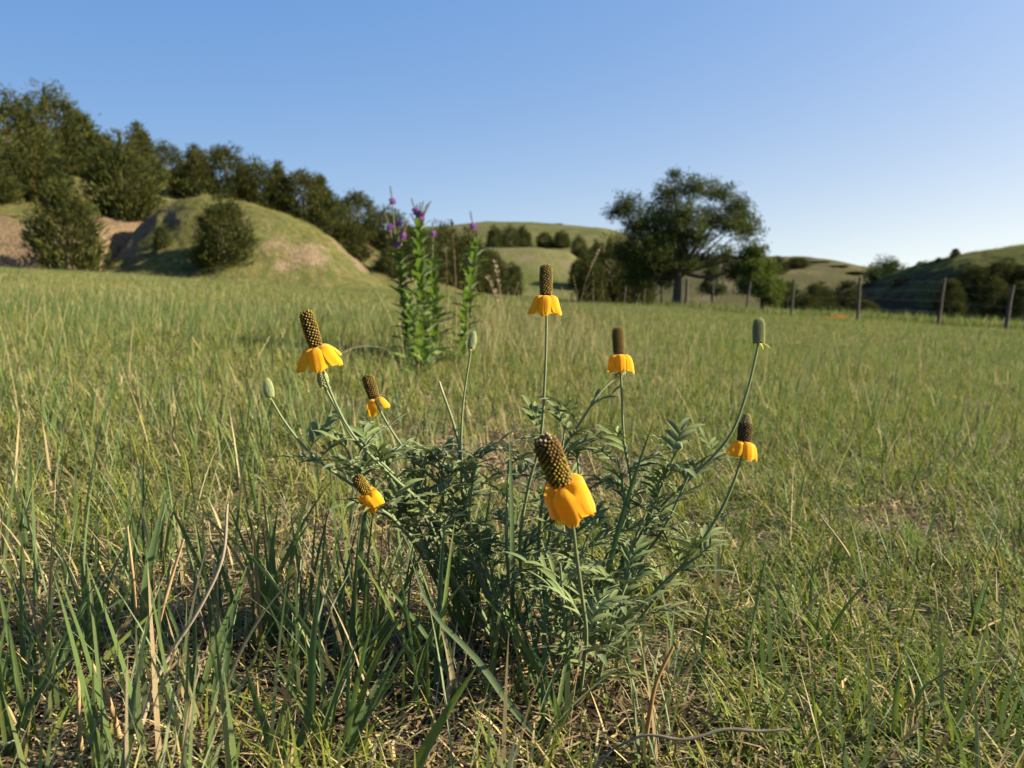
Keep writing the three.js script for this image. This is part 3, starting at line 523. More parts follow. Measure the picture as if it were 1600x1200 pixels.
// drooping ray floret hanging from the rim of the cone (rim radius r0), pointing along +x then down
function petalGeometry(n, r0, len, wid, out, flare) {
  seed(n); const s = new Shape(), NU = 8, NV = 10, rows = [], base = [0.86, 0.40, 0.002], edge = [0.88, 0.46, 0.004], ph = rr(0, 6);
  const line = []; let p = V(r0 * 0.75, -0.0006, 0), a = 0.1;
  for (let k = 0; k <= NV; k++) { line.push(p.clone()); const t = k / NV; a = lerp(0.05, out, smooth(t, 0, 0.4)) + flare * t; p = p.clone().add(V(Math.cos(a), -Math.sin(a), 0).multiplyScalar(len / NV)); }
  for (let k = 0; k <= NV; k++) {
    const t = k / NV, h = wid * 0.5 * (0.30 + 0.70 * Math.pow(Math.sin(Math.PI * clamp(0.16 + t * 0.50, 0, 1)), 1.4)) * (t > 0.86 ? Math.sqrt(Math.max(0.02, 1 - ((t - 0.86) / 0.15) ** 2 * 0.85)) : 1), row = [], tn = V().subVectors(line[Math.min(NV, k + 1)], line[Math.max(0, k - 1)]).normalize(), nn = V(-tn.y, tn.x, 0);
    for (let j = 0; j <= NU; j++) { const q = j / NU * 2 - 1, cup = -0.45 * h * q * q + 0.055 * wid * Math.sin(q * 9 + ph) * t + 0.02 * wid * Math.sin(t * 8 + ph), notch = t > 0.95 ? -0.05 * len * (Math.abs(Math.abs(q) - 0.35) < 0.2 ? -0.5 : 1) : 0; row.push(s.v(line[k].x + nn.x * cup + tn.x * notch, line[k].y + nn.y * cup + tn.y * notch, q * h * (1 - 0.08 * q * q), jit(mix3(base, edge, Math.abs(q)), 0.05), j / NU, t)); }
    rows.push(row);
  }
  for (let k = 0; k < NV; k++) for (let j = 0; j < NU; j++) s.quad(rows[k][j], rows[k][j + 1], rows[k + 1][j + 1], rows[k + 1][j]);
  return s.build();
}
const stemCol = [0.175, 0.215, 0.10];
// one flowering stem: path from the ground to the head, head axis from baseP to topP
function coneflower(name, label, path, o) {
  const g0 = V(...path[0]); g0.y = field(g0.x, g0.z) - 0.004;
  const t = thing(name, label, o.category ?? 'flower', g0.toArray(), o.group ?? 'yellow coneflower plant in the foreground');
  const pts = curve([V(0, 0, 0), ...path.slice(1).map((p) => V(...p).sub(g0))], 36), s = new Shape();
  s.tube(pts, (k) => (o.r ?? 0.0012) * (1.75 - 0.9 * k), 7, (k) => jit(o.dry && k > 0.93 ? [0.42, 0.33, 0.22] : stemCol, 0.05));
  part('stem', s.build(), M.stem, t);
  if (o.leaves) stemLeaves(t, pts, o.leaves[0], o.leaves[1], o.leaves[2], o.leaves[3] ?? 0.056);
  if (!o.head) return t;
  const end = pts[pts.length - 1], head = new THREE.Group(); head.name = 'flower_head'; head.position.copy(end);
  const axis = V(...o.head.top).sub(V(...path[path.length - 1])), len = axis.length();
  head.quaternion.setFromUnitVectors(V(0, 1, 0), axis.clone().normalize()); t.add(head);
  part(o.head.petals ? 'cone' : 'bud', coneGeometry(o.head.seed, len, o.head.rad, o.head), M.cone, head);
  const dq = head.quaternion.clone().invert();
  (o.head.petals ?? []).forEach(([az, out, plen, wid, flare], i) => { const m = part('petal', petalGeometry(o.head.seed * 10 + i, o.head.rad, plen, wid, out, flare ?? 0), M.petal, head); m.rotation.y = -az; });
  if (o.head.bracts) for (let i = 0; i < o.head.bracts; i++) { const b = new Shape(); seed(o.head.seed * 20 + i); const l = rr(0.6, 1.1) * (o.head.bractLen ?? 0.005), dr = rr(0.2, 1.1); b.strip([0, 1, 2, 3].map((k) => V(o.head.rad * 0.7 + l * k / 3, -0.0005 - dr * l * (k / 3) ** 2, 0)), V(0, 0, 1), (k) => 0.0013 * (1.1 - 0.8 * k), jit(o.head.bractCol ?? [0.30, 0.32, 0.06], 0.15), 0.2); const m = part('bract', b.build(), M.leaf, head); m.rotation.y = i / o.head.bracts * 6.283 + rr(-0.4, 0.4); }
  return t;
}
const ripe = (n, rad, extra) => ({ seed: n, rad, low: () => BROWN, tip: (t) => mix3(OLIVE, GOLD, rnd()), ...extra });
const green = (n, rad, extra) => ({ seed: n, rad, n: 150, h: 1.2, b: 0.09, core: [0.10, 0.13, 0.06], low: () => BUD, tip: () => BUDTIP, bracts: 7, prof: (t) => Math.pow(Math.sin(Math.PI * (0.18 + 0.80 * t)), 0.55), ...extra });

coneflower('coneflower', 'tallest yellow coneflower with a straight upright brown cone', [[0.0271, -0.0016, -0.7977], [0.0082, 0.1271, -0.7725], [0.0172, 0.1997, -0.7613], [0.0284, 0.2497, -0.7473], [0.0323, 0.3092, -0.7394], [0.034, 0.3722, -0.7421], [0.0333, 0.3966, -0.7451]],
  { leaves: [0.12, 0.55, 7], head: ripe(41, 0.0060, { top: [0.0333, 0.4259, -0.7487], petals: [[1.67, 1.30, 0.027, 0.0165], [0.72, 1.25, 0.0265, 0.015], [2.62, 1.16, 0.0275, 0.016], [3.5, 1.2, 0.024, 0.013], [4.6, 1.25, 0.025, 0.013], [5.6, 1.2, 0.025, 0.0135]] }) });
coneflower('coneflower', 'yellow coneflower at upper left with widely spread petals and long cone', [[0.0043, -0.0003, -0.795], [-0.0442, 0.119, -0.7715], [-0.078, 0.1745, -0.7431], [-0.1271, 0.2322, -0.7149], [-0.1549, 0.2707, -0.7045], [-0.1725, 0.3176, -0.6951], [-0.1826, 0.3501, -0.6991]],
  { leaves: [0.15, 0.6, 7], head: ripe(42, 0.0066, { top: [-0.1894, 0.3822, -0.693], petals: [[1.45, 1.10, 0.028, 0.0195], [0.45, 0.74, 0.029, 0.018, 0.55], [2.5, 0.95, 0.028, 0.0175], [3.3, 0.85, 0.025, 0.014], [4.3, 0.9, 0.024, 0.014], [5.5, 0.7, 0.026, 0.014, 0.4]] }) });
coneflower('coneflower', 'blurred yellow coneflower nearest the camera with its thick cone leaning left', [[0.0668, -0.004, -0.7051], [0.065, 0.0969, -0.6277], [0.0528, 0.1719, -0.5463], [0.0451, 0.2165, -0.5064], [0.0391, 0.2526, -0.4857], [0.0321, 0.2771, -0.4786]],
  { r: 0.0011, leaves: [0.02, 0.35, 6], head: ripe(43, 0.0078, { n: 270, top: [0.0198, 0.3085, -0.4673], tip: (t) => t > 0.965 ? [0.46, 0.36, 0.16] : t > 0.55 ? mix3([0.16, 0.075, 0.010], OLIVE, rnd()) : mix3(OLIVE, GOLD, rnd()), petals: [[1.75, 1.34, 0.0320, 0.0225, 0.42], [0.6, 1.30, 0.031, 0.0205, 0.42], [2.8, 1.34, 0.028, 0.019, 0.35], [3.8, 1.4, 0.027, 0.018], [4.8, 1.35, 0.027, 0.018], [5.7, 1.35, 0.028, 0.018, 0.2]] }) });
coneflower('coneflower', 'yellow coneflower right of the tallest, petals closed like a ball', [[0.0584, -0.0035, -0.7752], [0.108, 0.1147, -0.7911], [0.1264, 0.1912, -0.7804], [0.1175, 0.2438, -0.7767], [0.1136, 0.3047, -0.7762], [0.1107, 0.3359, -0.778]],
  { leaves: [0.15, 0.62, 8], head: ripe(44, 0.0057, { top: [0.1093, 0.3628, -0.7813], low: () => DARK, tip: () => mix3(OLIVE, GOLD, 0.6 * rnd()), petals: [[1.55, 1.15, 0.0235, 0.0135, 0.6], [0.5, 1.1, 0.0265, 0.0125, 0.5], [2.6, 1.1, 0.0235, 0.0135, 0.65], [3.6, 1.15, 0.022, 0.0125, 0.5], [4.6, 1.2, 0.022, 0.0125, 0.5], [5.6, 1.2, 0.022, 0.0125, 0.5]] }) });
coneflower('coneflower', 'yellow coneflower at far right whose brown cone has a pale knob on top', [[0.0928, -0.0055, -0.7652], [0.1631, 0.09, -0.7679], [0.1963, 0.1503, -0.7451], [0.2141, 0.196, -0.7306], [0.2251, 0.2345, -0.7272], [0.2276, 0.2543, -0.7277]],
  { leaves: [0.1, 0.5, 6], head: ripe(45, 0.0064, { top: [0.2307, 0.2805, -0.7309], prof: (t) => t < 0.62 ? 0.98 : t < 0.7 ? 0.80 : 0.62 * Math.sqrt(Math.max(0, 1 - ((t - 0.7) / 0.31) ** 2)), low: (t) => (t > 0.66 ? [0.16, 0.14, 0.05] : DARK), tip: (t) => (t > 0.66 ? [0.30, 0.26, 0.10] : [0.12, 0.065, 0.016]), petals: [[1.2, 1.32, 0.0225, 0.0135, 0.2], [0.3, 1.2, 0.0225, 0.013, 0.25], [2.4, 1.12, 0.021, 0.013, 0.2], [3.4, 1.15, 0.020, 0.012, 0.1], [4.6, 1.2, 0.020, 0.012], [5.6, 1.2, 0.020, 0.012]] }) });
coneflower('coneflower', 'small yellow coneflower at left with only a few short petals', [[0, 0, -0.8096], [-0.0419, 0.1172, -0.8217], [-0.0697, 0.1811, -0.7993], [-0.0998, 0.2145, -0.7933], [-0.121, 0.2431, -0.7867], [-0.1386, 0.2754, -0.7827], [-0.1443, 0.2891, -0.7823]],
  { leaves: [0.15, 0.62, 7], head: ripe(46, 0.0060, { top: [-0.1524, 0.313, -0.7853], tip: () => mix3(OLIVE, GOLD, 0.5 * rnd()), petals: [[2.0, 1.45, 0.023, 0.0135], [0.35, 1.15, 0.019, 0.012, 0.2], [3.3, 1.4, 0.018, 0.011]] }) });
coneflower('coneflower', 'low yellow coneflower half hidden in leaves below the left stems', [[-0.0653, 0.0039, -0.8622], [-0.0986, 0.1271, -0.7725], [-0.1166, 0.183, -0.7088], [-0.127, 0.2011, -0.6859], [-0.1356, 0.2155, -0.6826]],
  { leaves: [0.1, 0.8, 6], head: ripe(47, 0.0055, { top: [-0.1425, 0.2315, -0.6745], petals: [[1.6, 1.35, 0.021, 0.014, 0.2], [0.5, 1.3, 0.020, 0.014, 0.25], [2.7, 1.3, 0.019, 0.014, 0.25], [3.8, 1.2, 0.016, 0.012, 0.3], [5, 1.2, 0.016, 0.012, 0.3]] }) });
const BD = 'coneflower buds on bare stems';
coneflower('coneflower_bud', 'pale green closed bud leftmost of all coneflower stems', [[-0.0183, 0.0011, -0.8199], [-0.094, 0.1405, -0.7641], [-0.1365, 0.1894, -0.7449], [-0.172, 0.2175, -0.7332], [-0.2013, 0.2432, -0.7313], [-0.2253, 0.2728, -0.735], [-0.2393, 0.296, -0.7378]],
  { leaves: [0.2, 0.72, 7], category: 'flower bud', group: BD, head: green(51, 0.0047, { top: [-0.2424, 0.3142, -0.7401], n: 130 }) });
coneflower('coneflower_bud', 'dark green bud just beneath the spread petals of the upper left flower', [[0, 0, -0.7827], [-0.0413, 0.1066, -0.7801], [-0.0862, 0.1734, -0.758], [-0.1298, 0.2326, -0.73], [-0.153, 0.2546, -0.7227], [-0.1701, 0.2928, -0.7122], [-0.1778, 0.3114, -0.7065]],
  { leaves: [0.2, 0.6, 5], category: 'flower bud', group: BD, head: green(52, 0.0050, { top: [-0.1798, 0.3266, -0.7063], n: 120 }) });
coneflower('coneflower_bud', 'small green bud on a thin straight stem below the purple wildflowers', [[0.0037, -0.0002, -0.8242], [-0.0453, 0.1248, -0.8327], [-0.055, 0.1949, -0.8211], [-0.055, 0.2639, -0.8195], [-0.0446, 0.3381, -0.8186]],
  { leaves: [0.1, 0.5, 5], category: 'flower bud', group: BD, head: green(53, 0.0044, { top: [-0.0418, 0.3568, -0.8209], n: 120 }) });
coneflower('coneflower_bud', 'tall green bud cone with thin leafy bracts on a long curved stem at right', [[0.0638, -0.0038, -0.773], [0.1223, 0.1217, -0.7718], [0.1597, 0.1791, -0.7688], [0.1922, 0.2148, -0.7631], [0.2224, 0.2529, -0.7577], [0.2372, 0.2939, -0.7577], [0.2473, 0.3413, -0.7585], [0.2486, 0.3484, -0.7594]],
  { leaves: [0.15, 0.55, 7], category: 'flower bud', group: BD, head: green(54, 0.0054, { top: [0.2492, 0.3728, -0.7624], n: 200, bracts: 7, bractLen: 0.0125, bractCol: [0.52, 0.50, 0.06], h: 1.7, b: 0.08, core: [0.07, 0.085, 0.035], low: () => [0.13, 0.155, 0.06], prof: (t) => (t < 0.75 ? 0.92 + 0.08 * Math.sin(Math.PI * t) : Math.sqrt(Math.max(0, 1 - ((t - 0.75) / 0.255) ** 2)) * 0.96), tip: () => [0.30, 0.33, 0.15] }) });
coneflower('coneflower_bud', 'arching stem whose bud hides behind the ball shaped yellow flower', [[0.0463, -0.0028, -0.7823], [0.0289, 0.11, -0.7805], [0.0353, 0.1912, -0.7804], [0.0564, 0.2391, -0.7762], [0.0736, 0.2676, -0.7767], [0.0926, 0.2951, -0.783], [0.1142, 0.3126, -0.7953]],
  { leaves: [0.2, 0.72, 9], category: 'flower bud', group: BD, head: green(55, 0.0035, { top: [0.1208, 0.3152, -0.8037], n: 80 }) });
coneflower('coneflower_bud', 'tiny round bud on the leafy shoot at right', [[0.0729, -0.0044, -0.774], [0.1289, 0.0926, -0.7884], [0.1482, 0.1676, -0.7775], [0.1605, 0.2098, -0.7696], [0.171, 0.2379, -0.7659]],
  { leaves: [0.2, 0.98, 13], category: 'flower bud', group: BD, head: green(56, 0.0042, { top: [0.1736, 0.2451, -0.7668], n: 60 }) });
coneflower('coneflower_bud', 'tiny dark bud hooked on a short stem beside the dry cut stem', [[-0.0148, 0.0009, -0.8267], [-0.0514, 0.1418, -0.8146], [-0.0766, 0.1998, -0.8016], [-0.0692, 0.2306, -0.8003]],
  { leaves: [0.2, 0.8, 8], category: 'flower bud', group: BD, head: green(57, 0.0040, { top: [-0.0651, 0.2443, -0.802], n: 60 }) });
coneflower('cut_coneflower', 'bare cut coneflower stem with a pale dry tip', [[-0.0037, 0.0002, -0.8233], [-0.0508, 0.1589, -0.8066], [-0.0571, 0.2418, -0.7866], [-0.0765, 0.3064, -0.7844]], { r: 0.0014, dry: true, leaves: [0.1, 0.6, 6], category: 'plant stem' });

// leafy shoots without flowers that fill the clump
seed(4100);
const SHG = 'leafy coneflower shoots in the clump';
[
  ['leafy shoot topmost at the clump\'s left end', [[-0.05, 0.003, -0.8642], [-0.1088, 0.1406, -0.7742], [-0.1446, 0.21, -0.7222], [-0.16, 0.2464, -0.7166]], 11],
  ['leafy shoot above the half hidden low flower', [[-0.042, 0.0025, -0.8566], [-0.0986, 0.1473, -0.775], [-0.1259, 0.2144, -0.7429], [-0.1296, 0.2411, -0.7412]], 11],
  ['leafy shoot between the small flower\'s stem and the dry cut stem', [[-0.0228, 0.0014, -0.8505], [-0.0757, 0.1374, -0.7838], [-0.0973, 0.1971, -0.771], [-0.088, 0.2348, -0.7706]], 12],
  ['leafy shoot right beside the dry cut stem', [[-0.0075, 0.0004, -0.8357], [-0.0447, 0.1237, -0.7822], [-0.0436, 0.1838, -0.7694], [-0.0369, 0.2291, -0.775]], 10],
  ['drooping dark leafy shoot under the left stems', [[-0.03, 0.0018, -0.8412], [-0.0816, 0.1136, -0.7708], [-0.1111, 0.1651, -0.7369], [-0.1266, 0.1898, -0.7248]], 11],
  ['leafy shoot low at the clump\'s left middle', [[-0.0148, 0.0009, -0.8267], [-0.0585, 0.0861, -0.7775], [-0.0729, 0.1339, -0.7532], [-0.0827, 0.1696, -0.7374]], 11],
  ['leafy shoot left of the nearest flower', [[0.0215, -0.0013, -0.8], [-0.0034, 0.1001, -0.7692], [-0.0054, 0.1705, -0.7678], [-0.0034, 0.2271, -0.7747]], 12],
  ['leafy shoot behind the nearest flower\'s cone', [[0.0353, -0.0021, -0.7868], [0.0353, 0.0889, -0.798], [0.0474, 0.1756, -0.7986], [0.0585, 0.2586, -0.8088]], 12],
  ['leafy shoot right of the nearest flower\'s cone', [[0.0424, -0.0025, -0.7877], [0.0564, 0.0889, -0.798], [0.0732, 0.1756, -0.7986], [0.0697, 0.2378, -0.8062]], 10],
  ['leafy shoot on the ball shaped flower\'s stem side', [[0.0593, -0.0036, -0.7781], [0.0963, 0.1032, -0.7796], [0.1175, 0.1771, -0.7686], [0.11, 0.2282, -0.7698]], 11],
  ['leafy shoot at the clump\'s right with long upward leaves', [[0.0697, -0.0042, -0.7765], [0.1257, 0.1001, -0.7692], [0.159, 0.1602, -0.7564], [0.1811, 0.2108, -0.7576]], 12],
  ['leafy shoot reaching farthest right, low down', [[0.0791, -0.0047, -0.7664], [0.1342, 0.0706, -0.7555], [0.169, 0.1197, -0.7363], [0.1924, 0.1393, -0.7287]], 11],
  ['leafy shoot in the clump\'s right middle', [[0.0691, -0.0041, -0.7694], [0.1007, 0.0839, -0.7571], [0.121, 0.1373, -0.7435], [0.1374, 0.1763, -0.7483]], 12],
  ['dense leafy shoot at the clump\'s centre', [[0.0486, -0.0029, -0.7741], [0.0596, 0.0747, -0.7459], [0.0674, 0.1297, -0.7275], [0.0765, 0.1631, -0.7265]], 13],
  ['leafy shoot at the clump\'s foot right of the near stem', [[0.0837, -0.005, -0.7441], [0.0943, 0.054, -0.7031], [0.1009, 0.0997, -0.6885], [0.1132, 0.1331, -0.6926]], 13],
  ['lowest leafy shoot at the clump\'s foot', [[0.085, -0.0051, -0.7252], [0.0856, 0.0451, -0.6818], [0.0892, 0.0786, -0.6658], [0.0952, 0.1081, -0.6694]], 12],
  ['leafy shoot left of the near flower\'s stem, low', [[0.0409, -0.0025, -0.7594], [0.0327, 0.0529, -0.7332], [0.0291, 0.0959, -0.7284], [0.0227, 0.139, -0.7387]], 12],
  ['leafy shoot under the nearest flower\'s petals', [[0.0629, -0.0038, -0.7354], [0.0527, 0.0648, -0.6943], [0.0476, 0.114, -0.6701], [0.044, 0.153, -0.6649]], 12],
  ['leafy shoot spreading left of the clump\'s foot', [[0.0107, -0.0006, -0.7987], [-0.0136, 0.0664, -0.765], [-0.0268, 0.1105, -0.7604], [-0.0434, 0.1455, -0.7596]], 11],
].forEach(([label, path, n]) => coneflower('coneflower_shoot', label, path, { r: 0.0013, category: 'plant shoot', group: SHG, leaves: [0.12, 1.0, n - 1, 0.053] }));

// ---------------------------------------------------------------- purple vervain
function ovateLeaf(n) {
  seed(n); const s = new Shape(), N = 9, rows = [], fold = rr(0.2, 0.5), col = [0.150, 0.240, 0.032];
  for (let k = 0; k <= N; k++) { const t = k / N, h = 0.27 * Math.pow(Math.sin(Math.PI * Math.pow(clamp(t, 0.001, 0.999), 0.75)), 0.8) * (k % 2 ? 1.06 : 0.92), x = t, y = 0.10 * t - 0.28 * t * t; rows.push([-1, -0.5, 0, 0.5, 1].map((q) => s.v(x + 0.05 * Math.abs(q) * (t - 0.5), y + fold * h * Math.abs(q) - 0.02 * Math.sin(t * 30) * Math.abs(q), q * h, jit(col, 0.08)))); }
  for (let k = 0; k < N; k++) for (let j = 0; j < 4; j++) s.quad(rows[k][j], rows[k][j + 1], rows[k + 1][j + 1], rows[k + 1][j]);
  return s.build();
}
const ovKinds = [601, 602, 603].map(ovateLeaf);
function spikeGeometry(n, h) { seed(n); const s = new Shape(); s.tube([V(0, 0, 0), V(0.002, h * 0.5, 0), V(0.001, h, 0.002)], (t) => 0.0032 * (1 - 0.55 * t), 6, [0.16, 0.15, 0.075]); for (let k = 0; k < 90; k++) { const t = k / 90, a = k * 2.4, d = V(Math.cos(a), 1.3, Math.sin(a)).normalize(); spray(s, V(Math.cos(a) * 0.002, h * t, Math.sin(a) * 0.002), d, 0.010 * (1 - 0.4 * t), 0.0014, jit([0.14, 0.13, 0.07], 0.25)); } return s.build(); }
function bloomGeometry(n, h, r) { seed(n); const s = new Shape(); for (let k = 0; k < 30; k++) { const a = k * 2.4, y = rr(-h / 2, h / 2), c = V(Math.cos(a) * r * rr(0.6, 1), y, Math.sin(a) * r * rr(0.6, 1)), out = V(Math.cos(a), 0.25, Math.sin(a)); const u = V(-Math.sin(a), 0, Math.cos(a)), w = V().crossVectors(out, u).normalize(); for (let q = 0; q < 5; q++) { const z = q / 5 * 6.283 + rnd(); spray(s, c, u.clone().multiplyScalar(Math.cos(z)).addScaledVector(w, Math.sin(z)).addScaledVector(out, 0.25).normalize(), 0.0085 * rr(0.8, 1.2), 0.0034, jit([0.36, 0.10, 0.50], 0.2)); } } return s.build(); }
const spikeKinds = [spikeGeometry(701, 0.09), spikeGeometry(702, 0.07)], bloomKinds = [bloomGeometry(711, 0.026, 0.015), bloomGeometry(712, 0.03, 0.018)];
function vervain(label, path, leafPairs, leafTop, leafLen, spikes) {
  const g0 = V(...path[0]); g0.y = field(g0.x, g0.z) - 0.01;
  const t = thing('vervain_plant', label, 'wildflower', g0.toArray(), 'purple wildflower stems'), pts = curve([V(0, 0, 0), ...path.slice(1).map((p) => V(...p).sub(g0))], 40), s = new Shape();
  s.tube(pts, (k) => 0.0048 * (1.1 - 0.6 * k), 7, [0.17, 0.19, 0.075]); part('stem', s.build(), M.stem, t);
  for (let k = 0; k < leafPairs; k++) {
    const u = lerp(0.10, leafTop, Math.pow(k / leafPairs, 0.9)), p = pts[Math.floor(u * 40)].clone().lerp(pts[Math.min(40, Math.floor(u * 40) + 1)], (u * 40) % 1), f = 1 - 0.45 * Math.pow(k / leafPairs, 2);
    for (const q of [0, 1]) { const m = part('leaf', pick(ovKinds), M.broadleaf, t), l = leafLen * f * rr(0.75, 1.25); m.position.copy(p); m.rotation.set(0, (k % 2) * 1.57 + q * Math.PI + rr(-0.4, 0.4), rr(0.35, 0.95), 'YXZ'); m.scale.setScalar(l); }
    if (k % 2 === 0) for (const q of [0, 1]) { const m = part('leaf', pick(ovKinds), M.broadleaf, t); m.position.copy(p); m.rotation.set(0, rr(0, 6.28), rr(0.8, 1.3), 'YXZ'); m.scale.setScalar(leafLen * 0.65 * f); }
  }
  for (const [tip, bloomAt, from] of spikes) { // tip point, height of the bloom ring along the spike (0 none), where it leaves the stem
    const a = pts[Math.round(from * 40)], b = V(...tip).sub(g0), st = new Shape(), L = 0.085, d = b.clone().sub(a), e = b.clone().addScaledVector(d.clone().setY(Math.abs(d.y)).normalize(), -L);
    st.tube(curve([a, a.clone().lerp(e, 0.5).add(V(d.x * 0.12, -0.01, 0)), e], 8), 0.0022, 5, [0.18, 0.19, 0.08]); part('flower_stalk', st.build(), M.stem, t);
    const sp = part('flower_spike', pick(spikeKinds), M.stem, t); sp.position.copy(e); sp.quaternion.setFromUnitVectors(V(0, 1, 0), b.clone().sub(e).normalize()); 
    if (bloomAt) { const bl = part('bloom', bloomAt > 0.0 ? bloomKinds[bloomAt > 0.3 ? 1 : 0] : bloomKinds[0], M.bloom, sp); bl.position.set(0, bloomAt * 0.09, 0); }
  }
  return t;
}
seed(8100);
vervain('leafy purple wildflower stem at left, its tallest thin spike above the others', [[-0.4407, 0.0268, -3.2201], [-0.5267, 0.1943, -3.7831], [-0.5524, 0.4494, -3.8144], [-0.5717, 0.6247, -3.836]], 24, 0.95, 0.100,
  [[[-0.6102, 0.9179, -3.872], 0.16, 1], [[-0.6425, 0.7925, -3.8767], 0.06, 0.95], [[-0.5624, 0.7958, -3.8167], 0.28, 1], [[-0.5263, 0.754, -3.872], 0.05, 0.97], [[-0.5784, 0.6917, -3.7636], 0.1, 0.95]]);
vervain('tallest leafy purple wildflower stem at centre with a dense cluster of brown spikes', [[-0.3682, 0.0224, -3.1645], [-0.4362, 0.1976, -3.7231], [-0.452, 0.5113, -3.7616], [-0.4583, 0.7309, -3.7886]], 30, 0.99, 0.125,
  [[[-0.4962, 0.8501, -3.8032], 0.28, 1], [[-0.4766, 0.8431, -3.8225], 0.1, 1], [[-0.4527, 0.829, -3.7805], 0, 1], [[-0.4405, 0.8387, -3.8119], 0.25, 1], [[-0.4181, 0.8227, -3.7797], 0.1, 1], [[-0.4056, 0.8387, -3.8119], 0, 0.99], [[-0.5093, 0.7915, -3.7759], 0, 0.97]]);
vervain('leafy purple wildflower stem just right of the tallest, one single bloom', [[-0.342, 0.0208, -3.2245], [-0.3915, 0.1911, -3.8432], [-0.398, 0.4178, -3.871], [-0.4046, 0.5797, -3.8909]], 24, 0.98, 0.110,
  [[[-0.4046, 0.7675, -3.914], 0.12, 1]]);
vervain('leafy purple wildflower stem standing apart at right', [[-0.2359, 0.0143, -3.5386], [-0.2416, 0.2184, -3.9574], [-0.2081, 0.4849, -3.9901], [-0.1846, 0.6681, -4.0126]], 28, 0.98, 0.105,
  [[[-0.2181, 0.8113, -4.0302], 0.12, 0.96], [[-0.2585, 0.5989, -3.9537], 0.14, 0.72], [[-0.1812, 0.7447, -4.022], 0, 1], [[-0.1619, 0.7331, -4.0407], 0, 1], [[-0.2024, 0.7197, -4.0391], 0, 1]]);
vervain('short leafless-topped wildflower stem in front of the purple clump', [[-0.3833, 0.0233, -2.9842], [-0.471, 0.0827, -3.5881], [-0.4833, 0.2649, -3.6104], [-0.4894, 0.4015, -3.6272]], 15, 1.0, 0.085, []);

function dryStalk(label, path, r, col, seedHead) {
  const g0 = V(...path[0]); g0.y = groundAt(g0.x, g0.z) - 0.01; const t = thing('dry_stalk', label, 'dry stalk', g0.toArray(), 'dead stalks'), pts = curve([V(0, 0, 0), ...path.slice(1).map((p) => V(...p).sub(g0))], 20), s = new Shape();
  s.tube(pts, (k) => r * (1.1 - 0.45 * k), 6, () => jit(col, 0.12)); part('stem', s.build(), M.straw, t);
  if (seedHead) { const h = new Shape(); for (let k = 0; k < 60; k++) { const u = rr(0.72, 1), p = pts[Math.floor(u * 20)]; spray(h, p, V(gauss() * 0.6, 1, gauss() * 0.6).normalize(), seedHead, seedHead * 0.12, jit(col, 0.25)); } part('seed_head', h.build(), M.straw, t); }
  return t;
}
seed(8300);
const BS = [0.13, 0.085, 0.05], PS = [0.40, 0.32, 0.20];
dryStalk('dark brown dead stalk between the middle and right purple wildflowers', [[-0.284, 0.0172, -3.7796], [-0.3215, 0.4199, -4.3347], [-0.3434, 0.8115, -4.3828]], 0.004, BS, 0.03);
dryStalk('shorter brown dead stalk left of the tall dead one', [[-0.3286, 0.0199, -3.8505], [-0.3776, 0.309, -4.4219], [-0.385, 0.6244, -4.4606]], 0.0035, BS, 0.025);
dryStalk('thin pale dry grass stem right of the purple wildflowers', [[0, 0, -4.5233], [-0.0511, 0.3111, -4.3214], [-0.1023, 0.5831, -4.3548]], 0.002, PS, 0.03);
dryStalk('second thin pale dry stem leaning left beside the purple wildflowers', [[0.044, -0.0026, -4.3033], [-0.0348, 0.2461, -4.1119], [-0.1393, 0.4881, -4.1416]], 0.002, PS, 0.03);
dryStalk('tall faint dry grass stem in front of the big tree\'s left side', [[0.5405, -0.0319, -6.05], [0.4788, 0.464, -4.9447], [0.5745, 0.6788, -4.971]], 0.0016, PS, 0.02);
dryStalk('pale stalk arching over the grass left of the purple wildflowers', [[-0.4588, 0.0279, -3.1177], [-0.5947, 0.1358, -3.4938], [-0.7137, 0.1446, -3.4949], [-0.8061, 0.1076, -3.44]], 0.003, PS, 0);

// ---------------------------------------------------------------- foreground grass that can be picked out
const BLADE = [[0.100, 0.168, 0.044], [0.115, 0.180, 0.036], [0.080, 0.140, 0.040], [0.145, 0.205, 0.030]];
function bladeMesh(parent, pts, w, col, fold = 0.35) { const s = new Shape(); s.strip(pts, V(pts[pts.length - 1].z - pts[0].z + 0.6, 0.1, -(pts[pts.length - 1].x - pts[0].x) * 0.4 + rr(-0.4, 0.4)), (t) => w * (t < 0.12 ? 0.7 + 2.5 * t : 1 - Math.pow(t, 2.6) * 0.97), col, fold); return part('blade', s.build(), M.blade, parent); }
function clump(label, base, blades) { // blades: list of [points..., half width, colour index or colour]
  const g0 = V(...base); g0.y = field(g0.x, g0.z) - 0.006; const t = thing('grass_clump', label, 'grass', g0.toArray(), 'tall grass blades in the foreground');
  for (const [path, w, c] of blades) bladeMesh(t, curve([V(rr(-0.004, 0.004), 0, rr(-0.004, 0.004)), ...path.map((p) => V(...p).sub(g0))], 12), w, jit(typeof c === 'number' ? BLADE[c] : c, 0.1));
  return t;
}
function wild(label, base, n, hMin, hMax, w, lean = 0.45, curl = 0.8, dry = 0.12) {
  const g0 = V(...base); g0.y = field(g0.x, g0.z) - 0.006; const t = thing('grass_clump', label, 'grass', g0.toArray(), 'tall grass blades in the foreground');
  for (let k = 0; k < n; k++) { const az = rr(0, 6.28), pts = bentLine(V(gauss() * 0.02, 0, gauss() * 0.02), az, rr(0.03, lean), rr(0.05, curl), rr(hMin, hMax), 10); bladeMesh(t, pts, w * rr(0.6, 1.2), jit(rnd() < dry ? pick(STRAWS) : pick(BLADE), 0.15)); }
  return t;
}
seed(9200);
